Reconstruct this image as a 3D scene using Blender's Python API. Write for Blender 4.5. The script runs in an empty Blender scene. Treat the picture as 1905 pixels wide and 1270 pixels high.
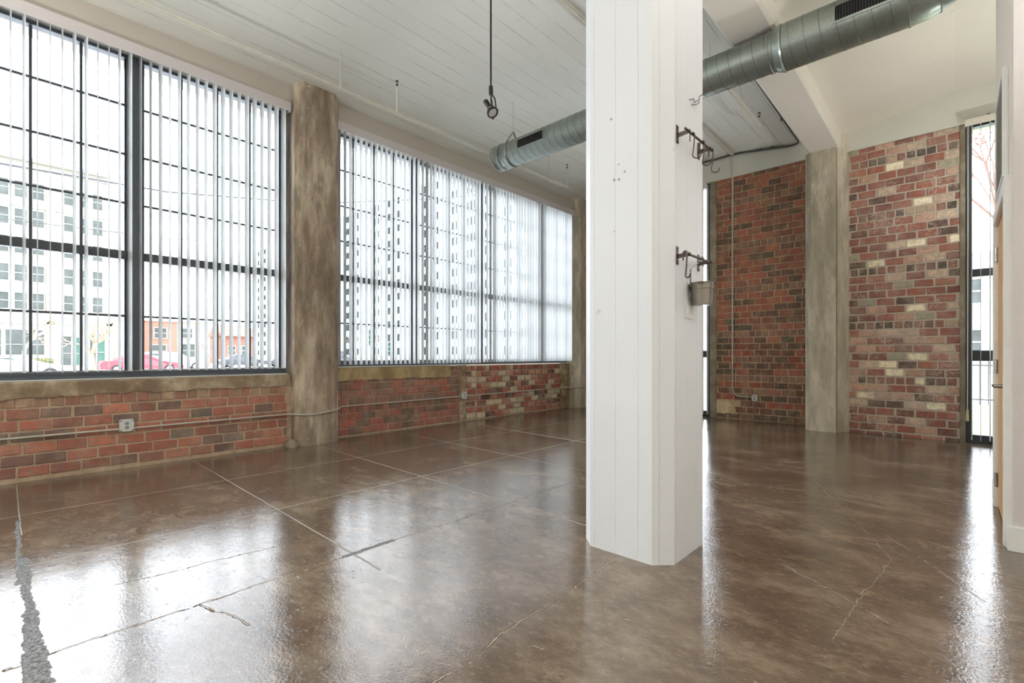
import bpy, bmesh, math, random
from mathutils import Vector, Matrix
PI = math.pi
sc = bpy.context.scene
C = sc.collection

# ------------------------------------------------------------------ camera, sky, exposure
cam_d = bpy.data.cameras.new('camera')
cam_d.sensor_width = 36.0
cam_d.lens = 890.0 / 1905.0 * 36.0
cam_d.shift_y = (661.0 - 635.0) / 1905.0
cam_d.clip_start = 0.05
cam_d.clip_end = 600
cam = bpy.data.objects.new('camera', cam_d)
C.objects.link(cam)
cam.location = (0, 0, 1.1)
cam.rotation_euler = (PI / 2, 0, math.radians(42.8))
sc.camera = cam

world = bpy.data.worlds.new('overcast_sky')
sc.world = world
world.use_nodes = True
wn = world.node_tree
bg = wn.nodes['Background']
bg.inputs[0].default_value = (0.85, 0.925, 1.0, 1)
bg.inputs[1].default_value = 10.5

sc.view_settings.view_transform = 'Standard'
sc.view_settings.look = 'None'
sc.view_settings.gamma = 1
sc.view_settings.exposure = 0.0
sc.view_settings.use_curve_mapping = False
sc.render.film_transparent = False
try:
    sc.cycles.use_denoising = True
    sc.cycles.max_bounces = 10
    sc.cycles.diffuse_bounces = 5
    sc.cycles.use_adaptive_sampling = True
    sc.cycles.adaptive_threshold = 0.015
    sc.cycles.glossy_bounces = 4
    sc.cycles.transmission_bounces = 6
    sc.cycles.transparent_max_bounces = 16
    sc.cycles.sample_clamp_indirect = 8
    sc.cycles.caustics_reflective = False
    sc.cycles.caustics_refractive = False
except Exception:
    pass


def portal(name, loc, rot, sx, sy):
    l = bpy.data.lights.new(name, 'AREA')
    l.shape = 'RECTANGLE'
    l.size, l.size_y = sx, sy
    l.cycles.is_portal = True
    o = bpy.data.objects.new(name, l)
    C.objects.link(o)
    o.location = loc
    o.rotation_euler = rot


# light emitted along local -Z; portals stand in the window openings and face the room
portal('portal_left_window', (-6.3, -0.17, 2.5), (0, -PI / 2, 0), 3.2, 5.2)
portal('portal_far_left_window', (-6.3, 5.67, 2.5), (0, -PI / 2, 0), 3.2, 5.2)
portal('portal_middle_window', (-3.8, 9.0, 2.05), (-PI / 2, 0, 0), 1.1, 4.0)
portal('portal_right_window', (0.6, 8.7, 2.0), (-PI / 2, 0, 0), 1.0, 3.95)
portal('portal_rear_left_window', (-6.3, -4.5, 2.5), (0, -PI / 2, 0), 3.2, 2.2)


# ------------------------------------------------------------------ materials
def S(r, g, b):
    f = lambda c: (c / 255.0 / 12.92) if c / 255.0 <= 0.04045 else ((c / 255.0 + 0.055) / 1.055) ** 2.4
    return (f(r), f(g), f(b), 1.0)


class NT:
    def __init__(s, name):
        s.m = bpy.data.materials.new(name)
        s.m.use_nodes = True
        s.t = s.m.node_tree
        s.p = s.t.nodes['Principled BSDF']
        s.out = s.t.nodes['Material Output']
        s._co = None

    def n(s, typ, ins=None, **kw):
        nd = s.t.nodes.new(typ)
        for k, v in kw.items():
            setattr(nd, k, v)
        for k, v in (ins or {}).items():
            if isinstance(v, bpy.types.NodeSocket):
                s.t.links.new(v, nd.inputs[k])
            else:
                nd.inputs[k].default_value = v
        return nd

    def co(s):
        if s._co is None:
            s._co = s.n('ShaderNodeTexCoord').outputs['Object']
        return s._co

    def mapped(s, scale, src=None):
        return s.n('ShaderNodeMapping', {0: src or s.co(), 'Scale': scale}).outputs[0]

    def noise(s, scale, detail=4, rough=0.55, src=None, out=0, dist=0.0):
        return s.n('ShaderNodeTexNoise', {'Vector': src or s.co(), 'Scale': scale, 'Detail': detail, 'Roughness': rough, 'Distortion': dist}).outputs[out]

    def ramp(s, fac, stops):
        r = s.n('ShaderNodeValToRGB', {0: fac})
        e = r.color_ramp.elements
        while len(e) < len(stops):
            e.new(0.5)
        for i, (p, c) in enumerate(stops):
            e[i].position = p
            e[i].color = c if len(c) == 4 else (*c, 1)
        return r.outputs[0]

    def mix(s, f, a, b, mode='MIX'):
        nd = s.n('ShaderNodeMix', data_type='RGBA', blend_type=mode)
        for idx, v in ((0, f), (6, a), (7, b)):
            if isinstance(v, bpy.types.NodeSocket):
                s.t.links.new(v, nd.inputs[idx])
            else:
                nd.inputs[idx].default_value = v
        return nd.outputs[2]

    def math(s, op, a, b=0.0, c=0.0, clamp=False):
        return s.n('ShaderNodeMath', {0: a, 1: b, 2: c}, operation=op, use_clamp=clamp).outputs[0]

    def sstep(s, v, lo, hi, a=0.0, b=1.0):
        return s.n('ShaderNodeMapRange', {0: v, 1: lo, 2: hi, 3: a, 4: b}, interpolation_type='SMOOTHSTEP').outputs[0]

    def bump(s, h, strength=0.3, dist=0.01, normal=None):
        ins = {'Height': h, 'Strength': strength, 'Distance': dist}
        if normal is not None:
            ins['Normal'] = normal
        return s.n('ShaderNodeBump', ins).outputs[0]

    def set(s, **kw):
        names = dict(color='Base Color', rough='Roughness', metal='Metallic', normal='Normal', ior='IOR', spec='Specular IOR Level', coat='Coat Weight', coat_rough='Coat Roughness')
        for k, v in kw.items():
            i = s.p.inputs[names[k]]
            if isinstance(v, bpy.types.NodeSocket):
                s.t.links.new(v, i)
            else:
                i.default_value = v
        return s.m


BLK, WHT = (0, 0, 0, 1), (1, 1, 1, 1)


def plain(name, col, rough=0.5, metal=0.0, var=0.06, scale=12.0, spec=0.5):
    n = NT(name)
    f = n.noise(scale)
    k = 1 - var
    d = (col[0] * k, col[1] * k, col[2] * k, 1)
    u = (min(1, col[0] * (1 + var)), min(1, col[1] * (1 + var)), min(1, col[2] * (1 + var)), 1)
    c = n.ramp(f, [(0.3, d), (0.7, u)])
    r = n.sstep(f, 0.3, 0.7, max(0.03, rough - 0.05), min(1, rough + 0.05))
    return n.set(color=c, rough=r, metal=metal, spec=spec)


def m_paint(name, col, bump=0.25, scale=90, rough=0.55, boards=False, dents=False):
    n = NT(name)
    big = n.noise(1.3, 3)
    d = tuple(c * 0.92 for c in col[:3]) + (1,)
    c = n.mix(big, d, col)
    h = n.noise(scale, 3)
    nrm = n.bump(h, bump, 0.004)
    if boards:
        xy = n.n('ShaderNodeSeparateXYZ', {0: n.co()})
        # plank joints that run up the cast face
        v = n.n('ShaderNodeCombineXYZ', {0: xy.outputs[0], 1: 0.0, 2: n.math('MULTIPLY', xy.outputs[2], 0.02)}).outputs[0]
        st = n.noise(9, 2, src=v)
        nrm = n.bump(st, 0.5, 0.012, nrm)
        uu = n.math('DIVIDE', n.math('ADD', n.math('ADD', xy.outputs[0], xy.outputs[1]), n.math('MULTIPLY', n.noise(1.5, 2), 0.012)), 0.137)
        stp = n.n('ShaderNodeTexWhiteNoise', {'W': n.math('FLOOR', uu)}, noise_dimensions='1D').outputs[0]
        seam = n.sstep(n.math('ABSOLUTE', n.math('SUBTRACT', n.math('FRACT', uu), 0.5)), 0.470, 0.5)
        nrm = n.bump(n.math('ADD', stp, n.math('MULTIPLY', seam, 0.8)), 0.55, 0.006, nrm)
    if dents:
        vo = n.n('ShaderNodeTexVoronoi', {'Vector': n.co(), 'Scale': 3.2}).outputs[0]
        dm = n.sstep(n.math('ADD', vo, n.math('MULTIPLY', n.noise(20), 0.06)), 0.055, 0.085)
        c = n.mix(dm, tuple(x * 0.8 for x in col[:3]) + (1,), c)
        nrm = n.bump(dm, 0.4, 0.006, nrm)
    return n.set(color=c, rough=rough, normal=nrm)


def m_board_ceiling():
    n = NT('painted_board_marked_concrete')
    xy = n.n('ShaderNodeSeparateXYZ', {0: n.co()})
    wob = n.math('MULTIPLY', n.noise(0.8, 2), 0.02)
    x = n.math('ADD', xy.outputs[0], wob)
    u = n.math('DIVIDE', x, 0.205)
    fr = n.math('ABSOLUTE', n.math('SUBTRACT', n.math('FRACT', u), 0.5))
    line = n.sstep(fr, 0.480, 0.496)
    cell = n.math('FLOOR', u)
    wn_ = n.n('ShaderNodeTexWhiteNoise', {'W': cell}, noise_dimensions='1D').outputs[0]
    brk = n.noise(2.2, 3, src=n.n('ShaderNodeCombineXYZ', {0: n.math('MULTIPLY', cell, 7.3), 1: xy.outputs[1], 2: 0.0}).outputs[0])
    vis = n.sstep(brk, 0.42, 0.56)
    line = n.math('MULTIPLY', line, vis)
    pit = n.sstep(n.noise(38, 2, src=n.mapped((1, 0.35, 1))), 0.70, 0.76)
    pit2 = n.math('MULTIPLY', pit, n.sstep(n.noise(1.7, 2), 0.48, 0.6))
    base = n.mix(n.noise(0.9, 3), S(226, 226, 218), S(238, 238, 231))
    base = n.mix(n.math('MULTIPLY', wn_, 0.14), base, S(216, 214, 202))
    c = n.mix(n.math('MULTIPLY', line, 0.6), base, S(112, 107, 96))
    c = n.mix(n.math('MULTIPLY', pit2, 0.6), c, S(110, 104, 95))
    h = n.math('SUBTRACT', n.math('MULTIPLY', wn_, 0.35), line)
    h = n.math('SUBTRACT', h, n.math('MULTIPLY', pit2, 0.5))
    nrm = n.bump(h, 0.6, 0.006)
    nrm = n.bump(n.noise(60, 3), 0.2, 0.003, nrm)
    return n.set(color=c, rough=0.7, normal=nrm)


def m_concrete(name, c1, c2, c3, speck=None, scale=1.0, vert=0.25):
    n = NT(name)
    mp = n.mapped((1, 1, vert))
    a = n.noise(3.0 * scale, 6, 0.65, src=mp)
    b = n.noise(9.0 * scale, 5, 0.7, src=mp)
    c = n.ramp(a, [(0.38, c1), (0.5, c2), (0.62, c3)])
    c = n.mix(n.sstep(b, 0.45, 0.65, 0.0, 0.6), c, c1)
    stain = n.noise(1.3 * scale, 5, 0.7, src=n.mapped((1, 1, 0.45)))
    c = n.mix(n.sstep(stain, 0.5, 0.6, 0.0, 0.35), c, tuple(x * 0.62 for x in c1[:3]) + (1,))
    fine = n.noise(55 * scale, 4, 0.7)
    c = n.mix(n.sstep(fine, 0.55, 0.75, 0, 0.3), c, c3)
    if speck:
        sp = n.sstep(n.noise(11 * scale, 5, 0.75, dist=0.6), 0.63, 0.68)
        c = n.mix(n.math('MULTIPLY', sp, 0.8), c, speck)
    nrm = n.bump(b, 0.35, 0.01)
    nrm = n.bump(fine, 0.35, 0.004, nrm)
    return n.set(color=c, rough=0.8, normal=nrm)


def m_brick(name, smear, amt=0.35, lo=0.56, sc_=1.0):
    n = NT(name)
    at = n.n('ShaderNodeAttribute', attribute_name='Col').outputs[0]
    mott = n.noise(16 * sc_, 5, 0.65)
    c = n.mix(n.sstep(mott, 0.42, 0.62, 0.0, 0.38), at, tuple(x * 0.35 for x in (0.5, 0.42, 0.4)) + (1,))
    sp = n.sstep(n.noise(42 * sc_, 5, 0.75), 0.60, 0.68)
    c = n.mix(n.sstep(n.noise(7 * sc_, 4, 0.6), 0.42, 0.7, 0.0, 0.28), c, smear)
    c = n.mix(n.math('MULTIPLY', sp, amt), c, smear)
    sm = n.math('MULTIPLY', n.sstep(n.noise(2.6, 4, 0.6), lo, lo + 0.14), n.sstep(n.noise(22, 5, 0.8), 0.47, 0.6))
    c = n.mix(n.math('MULTIPLY', sm, 0.75), c, smear)
    nrm = n.bump(n.noise(45, 5, 0.7), 0.5, 0.006)
    return n.set(color=c, rough=0.85, normal=nrm)


def m_mortar(name, a, b):
    n = NT(name)
    c = n.ramp(n.noise(14, 6, 0.7), [(0.3, a), (0.7, b)])
    nrm = n.bump(n.noise(50, 5, 0.7), 0.7, 0.008)
    return n.set(color=c, rough=0.95, normal=nrm)


def m_floor():
    n = NT('stained_glossy_concrete')
    co = n.co()
    warp = n.noise(5.0, 4, 0.6, out=1)
    wv = n.n('ShaderNodeVectorMath', {0: warp, 1: (0.5, 0.5, 0.5)}, operation='SUBTRACT').outputs[0]

    def warped(k):
        sc2 = n.n('ShaderNodeVectorMath', {0: wv, 3: k}, operation='SCALE').outputs[0]
        v = n.n('ShaderNodeVectorMath', {0: co, 1: sc2}, operation='ADD').outputs[0]
        return n.n('ShaderNodeVectorMath', {0: v, 1: (1, 1, 0)}, operation='MULTIPLY').outputs[0]
    w_small, w_big = warped(0.012), warped(0.09)
    warp = n.noise(11.0, 6, 0.75, out=1)
    wv = n.n('ShaderNodeVectorMath', {0: warp, 1: (0.5, 0.5, 0.5)}, operation='SUBTRACT').outputs[0]
    w_rag = warped(0.06)

    def seg(p0, p1, w, src, hard=0.3):
        a = Vector((p0[0], p0[1], 0)); b = Vector((p1[0], p1[1], 0)); d = b - a
        pa = n.n('ShaderNodeVectorMath', {0: src, 1: tuple(a)}, operation='SUBTRACT').outputs[0]
        dt = n.n('ShaderNodeVectorMath', {0: pa, 1: tuple(d / d.length_squared)}, operation='DOT_PRODUCT').outputs[1]
        t = n.math('ADD', dt, 0.0, clamp=True)
        q = n.n('ShaderNodeVectorMath', {0: tuple(d), 3: t}, operation='SCALE').outputs[0]
        df = n.n('ShaderNodeVectorMath', {0: pa, 1: q}, operation='SUBTRACT').outputs[0]
        ln = n.n('ShaderNodeVectorMath', {0: df}, operation='LENGTH').outputs[1]
        return n.sstep(ln, w * hard, w, 1.0, 0.0)

    def union(items):
        r = None
        for i in items:
            r = i if r is None else n.math('MAXIMUM', r, i)
        return r
    joints = union([seg(a, b, w, w_small) for a, b, w in [
        ((-4.70, -4), (-4.74, 8.3), 0.006), ((-3.53, -4), (-3.60, 8.2), 0.006), ((-5.9, 1.41), (-2.17, 1.345), 0.007),
        ((-5.7, 2.68), (-1.75, 2.60), 0.007), ((-5.8, 3.93), (-2.5, 3.82), 0.007), ((-5.55, 5.22), (-2.6, 5.0), 0.013),
        ((-5.9, 0.12), (-4.2, 0.108), 0.006)]])
    cracks = union([seg(a, b, w, w_big) for a, b, w in [
        ((-2.45, 0.1), (-2.44, 3.7), 0.006), ((-2.44, 0.05), (-2.46, -1.5), 0.012),
        ((-1.35, 2.33), (-1.28, 0.9), 0.008), ((-1.28, 0.9), (-0.9, 0.2), 0.008), ((-2.44, 0.62), (-2.1, 0.70), 0.006), ((-2.9, 2.05), (-2.48, 2.33), 0.006),
        ((-0.9, 4.9), (-0.25, 3.3), 0.004), ((-0.25, 3.3), (-0.35, 2.2), 0.0045), ((-1.05, 4.6), (-0.5, 4.7), 0.006),
        ((-0.30, 3.7), (0.1, 3.0), 0.006), ((-0.8, 2.9), (-0.2, 2.5), 0.007), ((-1.1, 3.9), (-0.6, 4.3), 0.006),
        ((-0.95, 8.3), (-0.9, 7.2), 0.012), ((-0.9, 7.1), (0.5, 6.9), 0.008), ((-2.95, 0.4), (-2.85, 1.3), 0.005)]])
    wide = union([seg((-4.6, 0.105), (-3.3, 0.075), 0.011, w_rag, 0.7), seg((-3.7, 0.105), (-2.9, 0.10), 0.017, w_rag, 0.8), seg((-2.9, 0.10), (-2.45, 0.095), 0.027, w_rag, 0.85), seg((-2.5, 0.095), (-2.1, 0.10), 0.036, w_rag, 0.88), seg((-2.45, 1.30), (-2.46, 1.60), 0.016, w_rag, 0.6)])
    tro = n.n('ShaderNodeMapping', {0: co, 'Rotation': (0, 0, math.radians(-32)), 'Scale': (0.6, 1.0, 1.0)}).outputs[0]
    a = n.noise(1.5, 7, 0.66, src=n.mapped((0.8, 1, 1)))
    b = n.noise(6.5, 7, 0.74, src=tro)
    fine = n.noise(38, 5, 0.8, src=tro)
    c = n.ramp(a, [(0.32, S(80, 64, 51)), (0.48, S(111, 94, 78)), (0.66, S(146, 131, 113))])
    c = n.mix(n.sstep(b, 0.36, 0.66, 0, 0.75), c, S(86, 72, 60))
    c = n.mix(n.sstep(n.noise(4.0, 6, 0.75, src=tro, dist=0.4), 0.52, 0.7, 0, 0.5), c, S(158, 140, 118))
    c = n.mix(n.sstep(fine, 0.52, 0.74, 0, 0.5), c, S(168, 152, 132))
    c = n.mix(n.sstep(fine, 0.47, 0.30, 0, 0.45), c, S(66, 50, 38))
    sp = n.sstep(n.noise(17, 5, 0.82, src=tro, dist=0.8), 0.66, 0.70)
    c = n.mix(n.math('MULTIPLY', sp, 0.65), c, S(196, 184, 168))
    c = n.mix(n.math('MULTIPLY', joints, 0.65), c, S(196, 188, 176))
    ck = n.math('MULTIPLY', cracks, n.sstep(n.noise(5.0, 4, 0.7), 0.42, 0.52))
    c = n.mix(n.math('MULTIPLY', ck, 0.5), c, S(176, 160, 138))
    rag = n.noise(60, 5, 0.8)
    c = n.mix(wide, c, n.ramp(rag, [(0.42, S(26, 24, 22)), (0.58, S(150, 148, 146))]))
    r = n.sstep(n.noise(2.6, 5), 0.3, 0.7, 0.07, 0.13)
    r = n.math('ADD', r, n.sstep(fine, 0.45, 0.75, 0.0, 0.06))
    r = n.math('ADD', r, n.math('MULTIPLY', n.math('MAXIMUM', joints, n.math('MULTIPLY', wide, 1.4)), 0.38))
    nrm = n.bump(n.noise(1.9, 3, 0.5), 0.10, 0.03)
    nrm = n.bump(n.noise(85, 3, 0.6), 0.24, 0.0025, nrm)
    nrm = n.bump(n.noise(12, 5, 0.7, src=tro, dist=0.6), 0.10, 0.010, nrm)
    scr = n.sstep(n.noise(26, 5, 0.85, src=tro, dist=0.3), 0.60, 0.68)
    nrm = n.bump(n.math('MULTIPLY', scr, -1.0), 0.16, 0.002, nrm)
    dip = n.math('MULTIPLY', n.math('MAXIMUM', n.math('MAXIMUM', joints, ck), n.math('MULTIPLY', wide, rag)), -1.0)
    nrm = n.bump(dip, 0.9, 0.010, nrm)
    return n.set(color=c, rough=r, normal=nrm, ior=1.80)


def m_glass():
    n = NT('window_glass')
    tr = n.n('ShaderNodeBsdfTransparent')
    gl = n.n('ShaderNodeBsdfGlossy', {'Roughness': 0.02})
    fr = n.n('ShaderNodeFresnel', {'IOR': 1.3})
    mx = n.n('ShaderNodeMixShader', {0: fr.outputs[0], 1: tr.outputs[0], 2: gl.outputs[0]})
    n.t.links.new(mx.outputs[0], n.out.inputs[0])
    return n.m


def m_vane():
    n = NT('white_vinyl_vane')
    f = n.noise(200, 2)
    col = n.ramp(f, [(0.3, S(226, 227, 226)), (0.7, S(236, 237, 236))])
    d = n.n('ShaderNodeBsdfDiffuse', {0: col})
    t = n.n('ShaderNodeBsdfTranslucent', {0: S(232, 236, 238)})
    mx = n.n('ShaderNodeMixShader', {0: 0.34, 1: d.outputs[0], 2: t.outputs[0]})
    gl = n.n('ShaderNodeBsdfGlossy', {'Roughness': 0.35})
    mx2 = n.n('ShaderNodeMixShader', {0: 0.04, 1: mx.outputs[0], 2: gl.outputs[0]})
    n.t.links.new(mx2.outputs[0], n.out.inputs[0])
    return n.m


def m_galv():
    n = NT('galvanised_duct_steel')
    v = n.n('ShaderNodeTexVoronoi', {'Vector': n.co(), 'Scale': 90.0}).outputs[1]
    bw = n.n('ShaderNodeRGBToBW', {0: v}).outputs[0]
    c = n.mix(n.sstep(bw, 0.2, 0.8), S(152, 161, 155), S(163, 171, 164))
    c = n.mix(n.sstep(n.noise(5, 4), 0.4, 0.75, 0, 0.3), c, S(118, 126, 121))
    r = n.sstep(bw, 0.2, 0.8, 0.34, 0.38)
    return n.set(color=c, rough=r, metal=0.85)


def m_wood():
    n = NT('maple_door_veneer')
    mp = n.mapped((14, 14, 0.9))
    f = n.noise(2.2, 6, 0.6, src=mp, dist=0.4)
    return n.set(color=n.ramp(f, [(0.3, S(196, 140, 84)), (0.7, S(226, 178, 120))]), rough=0.4)


M = dict(
    floor=m_floor(), board=m_board_ceiling(), glass=m_glass(), vane=m_vane(), galv=m_galv(), wood=m_wood(),
    plaster=m_paint('aged_white_plaster', S(236, 231, 218), 0.35, 60, 0.7, dents=True),
    spandrel=m_paint('painted_concrete_lintel', S(200, 192, 181), 0.4, 40, 0.7, dents=True),
    backlintel=m_paint('white_painted_concrete_lintel', S(225, 224, 214), 0.4, 40, 0.7, dents=True),
    pillar=m_paint('thick_white_masonry_paint', S(234, 237, 241), 0.35, 55, 0.45, boards=True, dents=True),
    grey_wall=m_paint('orange_peel_grey_wall', S(217, 211, 210), 0.5, 110, 0.6),
    cream_wall=m_paint('cream_wall', S(229, 222, 208), 0.2, 110, 0.6),
    trimw=plain('white_trim_enamel', S(232, 233, 230), 0.35, var=0.03),
    rearw=plain('white_rear_wall', S(232, 230, 225), 0.6, var=0.03),
    column=m_concrete('weathered_brown_concrete', S(122, 105, 88), S(168, 150, 130), S(206, 192, 170), S(222, 210, 188)),
    column2=m_concrete('weathered_grey_concrete', S(164, 154, 134), S(200, 190, 170), S(222, 212, 192), S(226, 208, 164)),
    band=m_concrete('rough_sill_concrete', S(134, 114, 92), S(176, 156, 130), S(200, 184, 160), vert=1.0),
    ochre=m_concrete('ochre_sill_concrete', S(150, 128, 88), S(182, 160, 116), S(196, 178, 138), vert=0.5),
    patch=m_concrete('plaster_patch', S(126, 102, 78), S(168, 148, 118), S(205, 190, 160), S(226, 210, 176), vert=1.0),
    blockc=m_concrete('pale_concrete_block', S(140, 128, 108), S(162, 150, 130), S(180, 170, 150), vert=1.0),
    cream_patch=m_concrete('cream_plaster_remnant', S(196, 172, 130), S(222, 200, 160), S(236, 220, 186), vert=1.0),
    frame=plain('charcoal_window_aluminium', S(92, 97, 106), 0.4, 0.2),
    frame_dark=plain('black_window_aluminium', S(66, 69, 74), 0.4, 0.1),
    sealant=plain('white_sealant', S(235, 235, 230), 0.5, var=0.02),
    conduit=plain('galvanised_conduit', S(194, 189, 176), 0.4, 0.25),
    conduit_dark=plain('dark_painted_conduit', S(92, 94, 88), 0.5, 0.2),
    conduit_white=plain('white_painted_pipe', S(214, 210, 196), 0.5),
    box=plain('galvanised_box', S(214, 217, 214), 0.4, 0.05),
    socket=plain('grey_socket_plastic', S(160, 158, 156), 0.4),
    black=plain('black_enamel', S(26, 26, 26), 0.3),
    bronze=plain('dark_sprinkler_head', S(70, 52, 48), 0.4, 0.5),
    steel=plain('brushed_stainless_steel', S(150, 143, 134), 0.24, 1.0, var=0.02, scale=3),
    iron=plain('dark_steel_rack', S(88, 78, 72), 0.38, 0.8),
    lens=plain('reflector_lens', S(226, 226, 224), 0.2, 0.0, scale=60),
    grille=plain('painted_grille', S(198, 194, 182), 0.5),
    seam=plain('duct_lock_seam', S(84, 94, 92), 0.45, 0.6),
    void=plain('dark_interior', S(22, 22, 22), 0.9),
)

brick_red = m_brick('red_brick', S(196, 172, 148), 0.42, 0.55)
brick_old = m_brick('blackened_red_brick', S(206, 178, 138), 0.35, 0.60)
brick_mix = m_brick('salvaged_mixed_brick', S(208, 192, 176), 0.55, 0.50)
mort_tan = m_mortar('tan_mortar', S(172, 150, 126), S(206, 184, 158))
mort_thin = m_mortar('brown_mortar', S(176, 148, 120), S(214, 186, 156))
mort_grey = m_mortar('pale_grey_mortar', S(190, 176, 158), S(216, 204, 188))


# ------------------------------------------------------------------ mesh helpers
class MB:
    def __init__(s):
        s.v, s.f, s.mi, s.col = [], [], [], []
        s.cur = 0
        s.c = (1, 1, 1, 1)

    def add(s, vs, fs):
        b = len(s.v)
        s.v += [tuple(x) for x in vs]
        s.col += [s.c] * len(vs)
        for f in fs:
            s.f.append(tuple(b + i for i in f))
            s.mi.append(s.cur)
        return s

    def box(s, x0, x1, y0, y1, z0, z1, bev=0.0):
        x0, x1 = min(x0, x1), max(x0, x1); y0, y1 = min(y0, y1), max(y0, y1); z0, z1 = min(z0, z1), max(z0, z1)
        if bev <= 0:
            vs = [(x, y, z) for z in (z0, z1) for y in (y0, y1) for x in (x0, x1)]
            return s.add(vs, [(0, 2, 3, 1), (4, 5, 7, 6), (0, 1, 5, 4), (2, 6, 7, 3), (0, 4, 6, 2), (1, 3, 7, 5)])
        b = min(bev, (x1 - x0) / 2.01, (y1 - y0) / 2.01, (z1 - z0) / 2.01)
        bm = bmesh.new()
        bmesh.ops.create_cube(bm, size=1)
        for v in bm.verts:
            v.co = Vector(((x0 + x1) / 2 + v.co.x * (x1 - x0), (y0 + y1) / 2 + v.co.y * (y1 - y0), (z0 + z1) / 2 + v.co.z * (z1 - z0)))
        bmesh.ops.bevel(bm, geom=list(bm.edges), offset=b, segments=2, affect='EDGES')
        bm.verts.index_update()
        s.add([v.co[:] for v in bm.verts], [[v.index for v in f.verts] for f in bm.faces])
        bm.free()
        return s

    def prism(s, poly, z0, z1, axis='z'):
        n = len(poly)
        mk = {'z': lambda p, t: (p[0], p[1], t), 'y': lambda p, t: (p[0], t, p[1]), 'x': lambda p, t: (t, p[0], p[1])}[axis]
        vs = [mk(p, z0) for p in poly] + [mk(p, z1) for p in poly]
        fs = [(i, (i + 1) % n, n + (i + 1) % n, n + i) for i in range(n)] + [tuple(range(n - 1, -1, -1)), tuple(range(n, 2 * n))]
        return s.add(vs, fs)

    def tube(s, pts, r, n=10, caps=True, closed=False):
        P = [Vector(p) for p in pts]
        R = r if isinstance(r, (list, tuple)) else [r] * len(P)
        m = len(P)
        vs, fs = [], []
        up = None
        for i in range(m):
            if closed:
                t = (P[(i + 1) % m] - P[i - 1]).normalized()
            elif i == 0:
                t = (P[1] - P[0]).normalized()
            elif i == m - 1:
                t = (P[-1] - P[-2]).normalized()
            else:
                t = ((P[i + 1] - P[i]).normalized() + (P[i] - P[i - 1]).normalized())
                t = t.normalized() if t.length > 1e-6 else (P[i + 1] - P[i]).normalized()
            if up is None:
                up = Vector((0, 0, 1)) if abs(t.z) < 0.9 else Vector((1, 0, 0))
            a = (up - t * up.dot(t))
            a = a.normalized() if a.length > 1e-6 else t.orthogonal().normalized()
            up = a
            b = t.cross(a)
            for k in range(n):
                q = 2 * PI * k / n
                vs.append(P[i] + (a * math.cos(q) + b * math.sin(q)) * R[i])
        for i in range(m if closed else m - 1):
            j = (i + 1) % m
            for k in range(n):
                fs.append((i * n + k, i * n + (k + 1) % n, j * n + (k + 1) % n, j * n + k))
        if caps and not closed:
            fs.append(tuple(range(n - 1, -1, -1)))
            fs.append(tuple((m - 1) * n + k for k in range(n)))
        return s.add(vs, fs)

    def lathe(s, prof, o, axis=(0, 0, 1), n=24, capped=True):
        A = Vector(axis).normalized()
        a = A.orthogonal().normalized(); b = A.cross(a)
        o = Vector(o)
        vs = []
        for (r, h) in prof:
            for k in range(n):
                q = 2 * PI * k / n
                vs.append(o + A * h + (a * math.cos(q) + b * math.sin(q)) * r)
        fs = []
        for i in range(len(prof) - 1):
            for k in range(n):
                fs.append((i * n + k, i * n + (k + 1) % n, (i + 1) * n + (k + 1) % n, (i + 1) * n + k))
        if capped:
            fs.append(tuple(range(n - 1, -1, -1)))
            fs.append(tuple((len(prof) - 1) * n + k for k in range(n)))
        return s.add(vs, fs)

    def build(s, name, mats, parent=None, origin=(0, 0, 0), smooth=False, recalc=True, colors=False):
        """vertices are given in world metres; origin is the world point the mesh hangs from (parent's origin for a part)"""
        if not isinstance(mats, (list, tuple)):
            mats = [mats]
        me = bpy.data.meshes.new(name)
        ox, oy, oz = origin
        me.from_pydata([(x - ox, y - oy, z - oz) for x, y, z in s.v], [], s.f)
        for m in mats:
            me.materials.append(m)
        me.polygons.foreach_set('material_index', s.mi)
        if colors:
            ca = me.color_attributes.new('Col', 'FLOAT_COLOR', 'POINT')
            ca.data.foreach_set('color', [x for c in s.col for x in c])
        if recalc:
            bm = bmesh.new(); bm.from_mesh(me)
            bmesh.ops.recalc_face_normals(bm, faces=bm.faces)
            bm.to_mesh(me); bm.free()
        if smooth:
            me.polygons.foreach_set('use_smooth', [True] * len(me.polygons))
            try:
                me.set_sharp_from_angle(angle=math.radians(38))
            except Exception:
                pass
        me.update()
        o = bpy.data.objects.new(name, me)
        C.objects.link(o)
        if parent is not None:
            o.parent = parent
        else:
            o.location = origin
        return o


def tag(o, label, cat, group=None, kind=None):
    o['label'] = label
    o['category'] = cat
    if group:
        o['group'] = group
    if kind:
        o['kind'] = kind
    return o


def thing(name, label, cat, loc=(0, 0, 0), group=None, kind=None, rotz=0.0):
    o = bpy.data.objects.new(name, None)
    o.empty_display_size = 0.1
    C.objects.link(o)
    o.location = loc
    o.rotation_euler = (0, 0, rotz)
    return tag(o, label, cat, group, kind)


def struct(mb, name, mats, label, cat, origin=(0, 0, 0), **kw):
    return tag(mb.build(name, mats, None, origin, **kw), label, cat, kind='structure')


def octagon(cx, cy, h, c):
    return [(cx - h, cy - h + c), (cx - h + c, cy - h), (cx + h - c, cy - h), (cx + h, cy - h + c),
            (cx + h, cy + h - c), (cx + h - c, cy + h), (cx - h + c, cy + h), (cx - h, cy + h - c)]


# ------------------------------------------------------------------ the room shell
struct(MB().box(-6.45, 3.4, -6.45, 9.1, -0.2, 0), 'floor', M['floor'], 'glossy brown stained concrete floor with pale saw-cut joints', 'floor')

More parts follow.
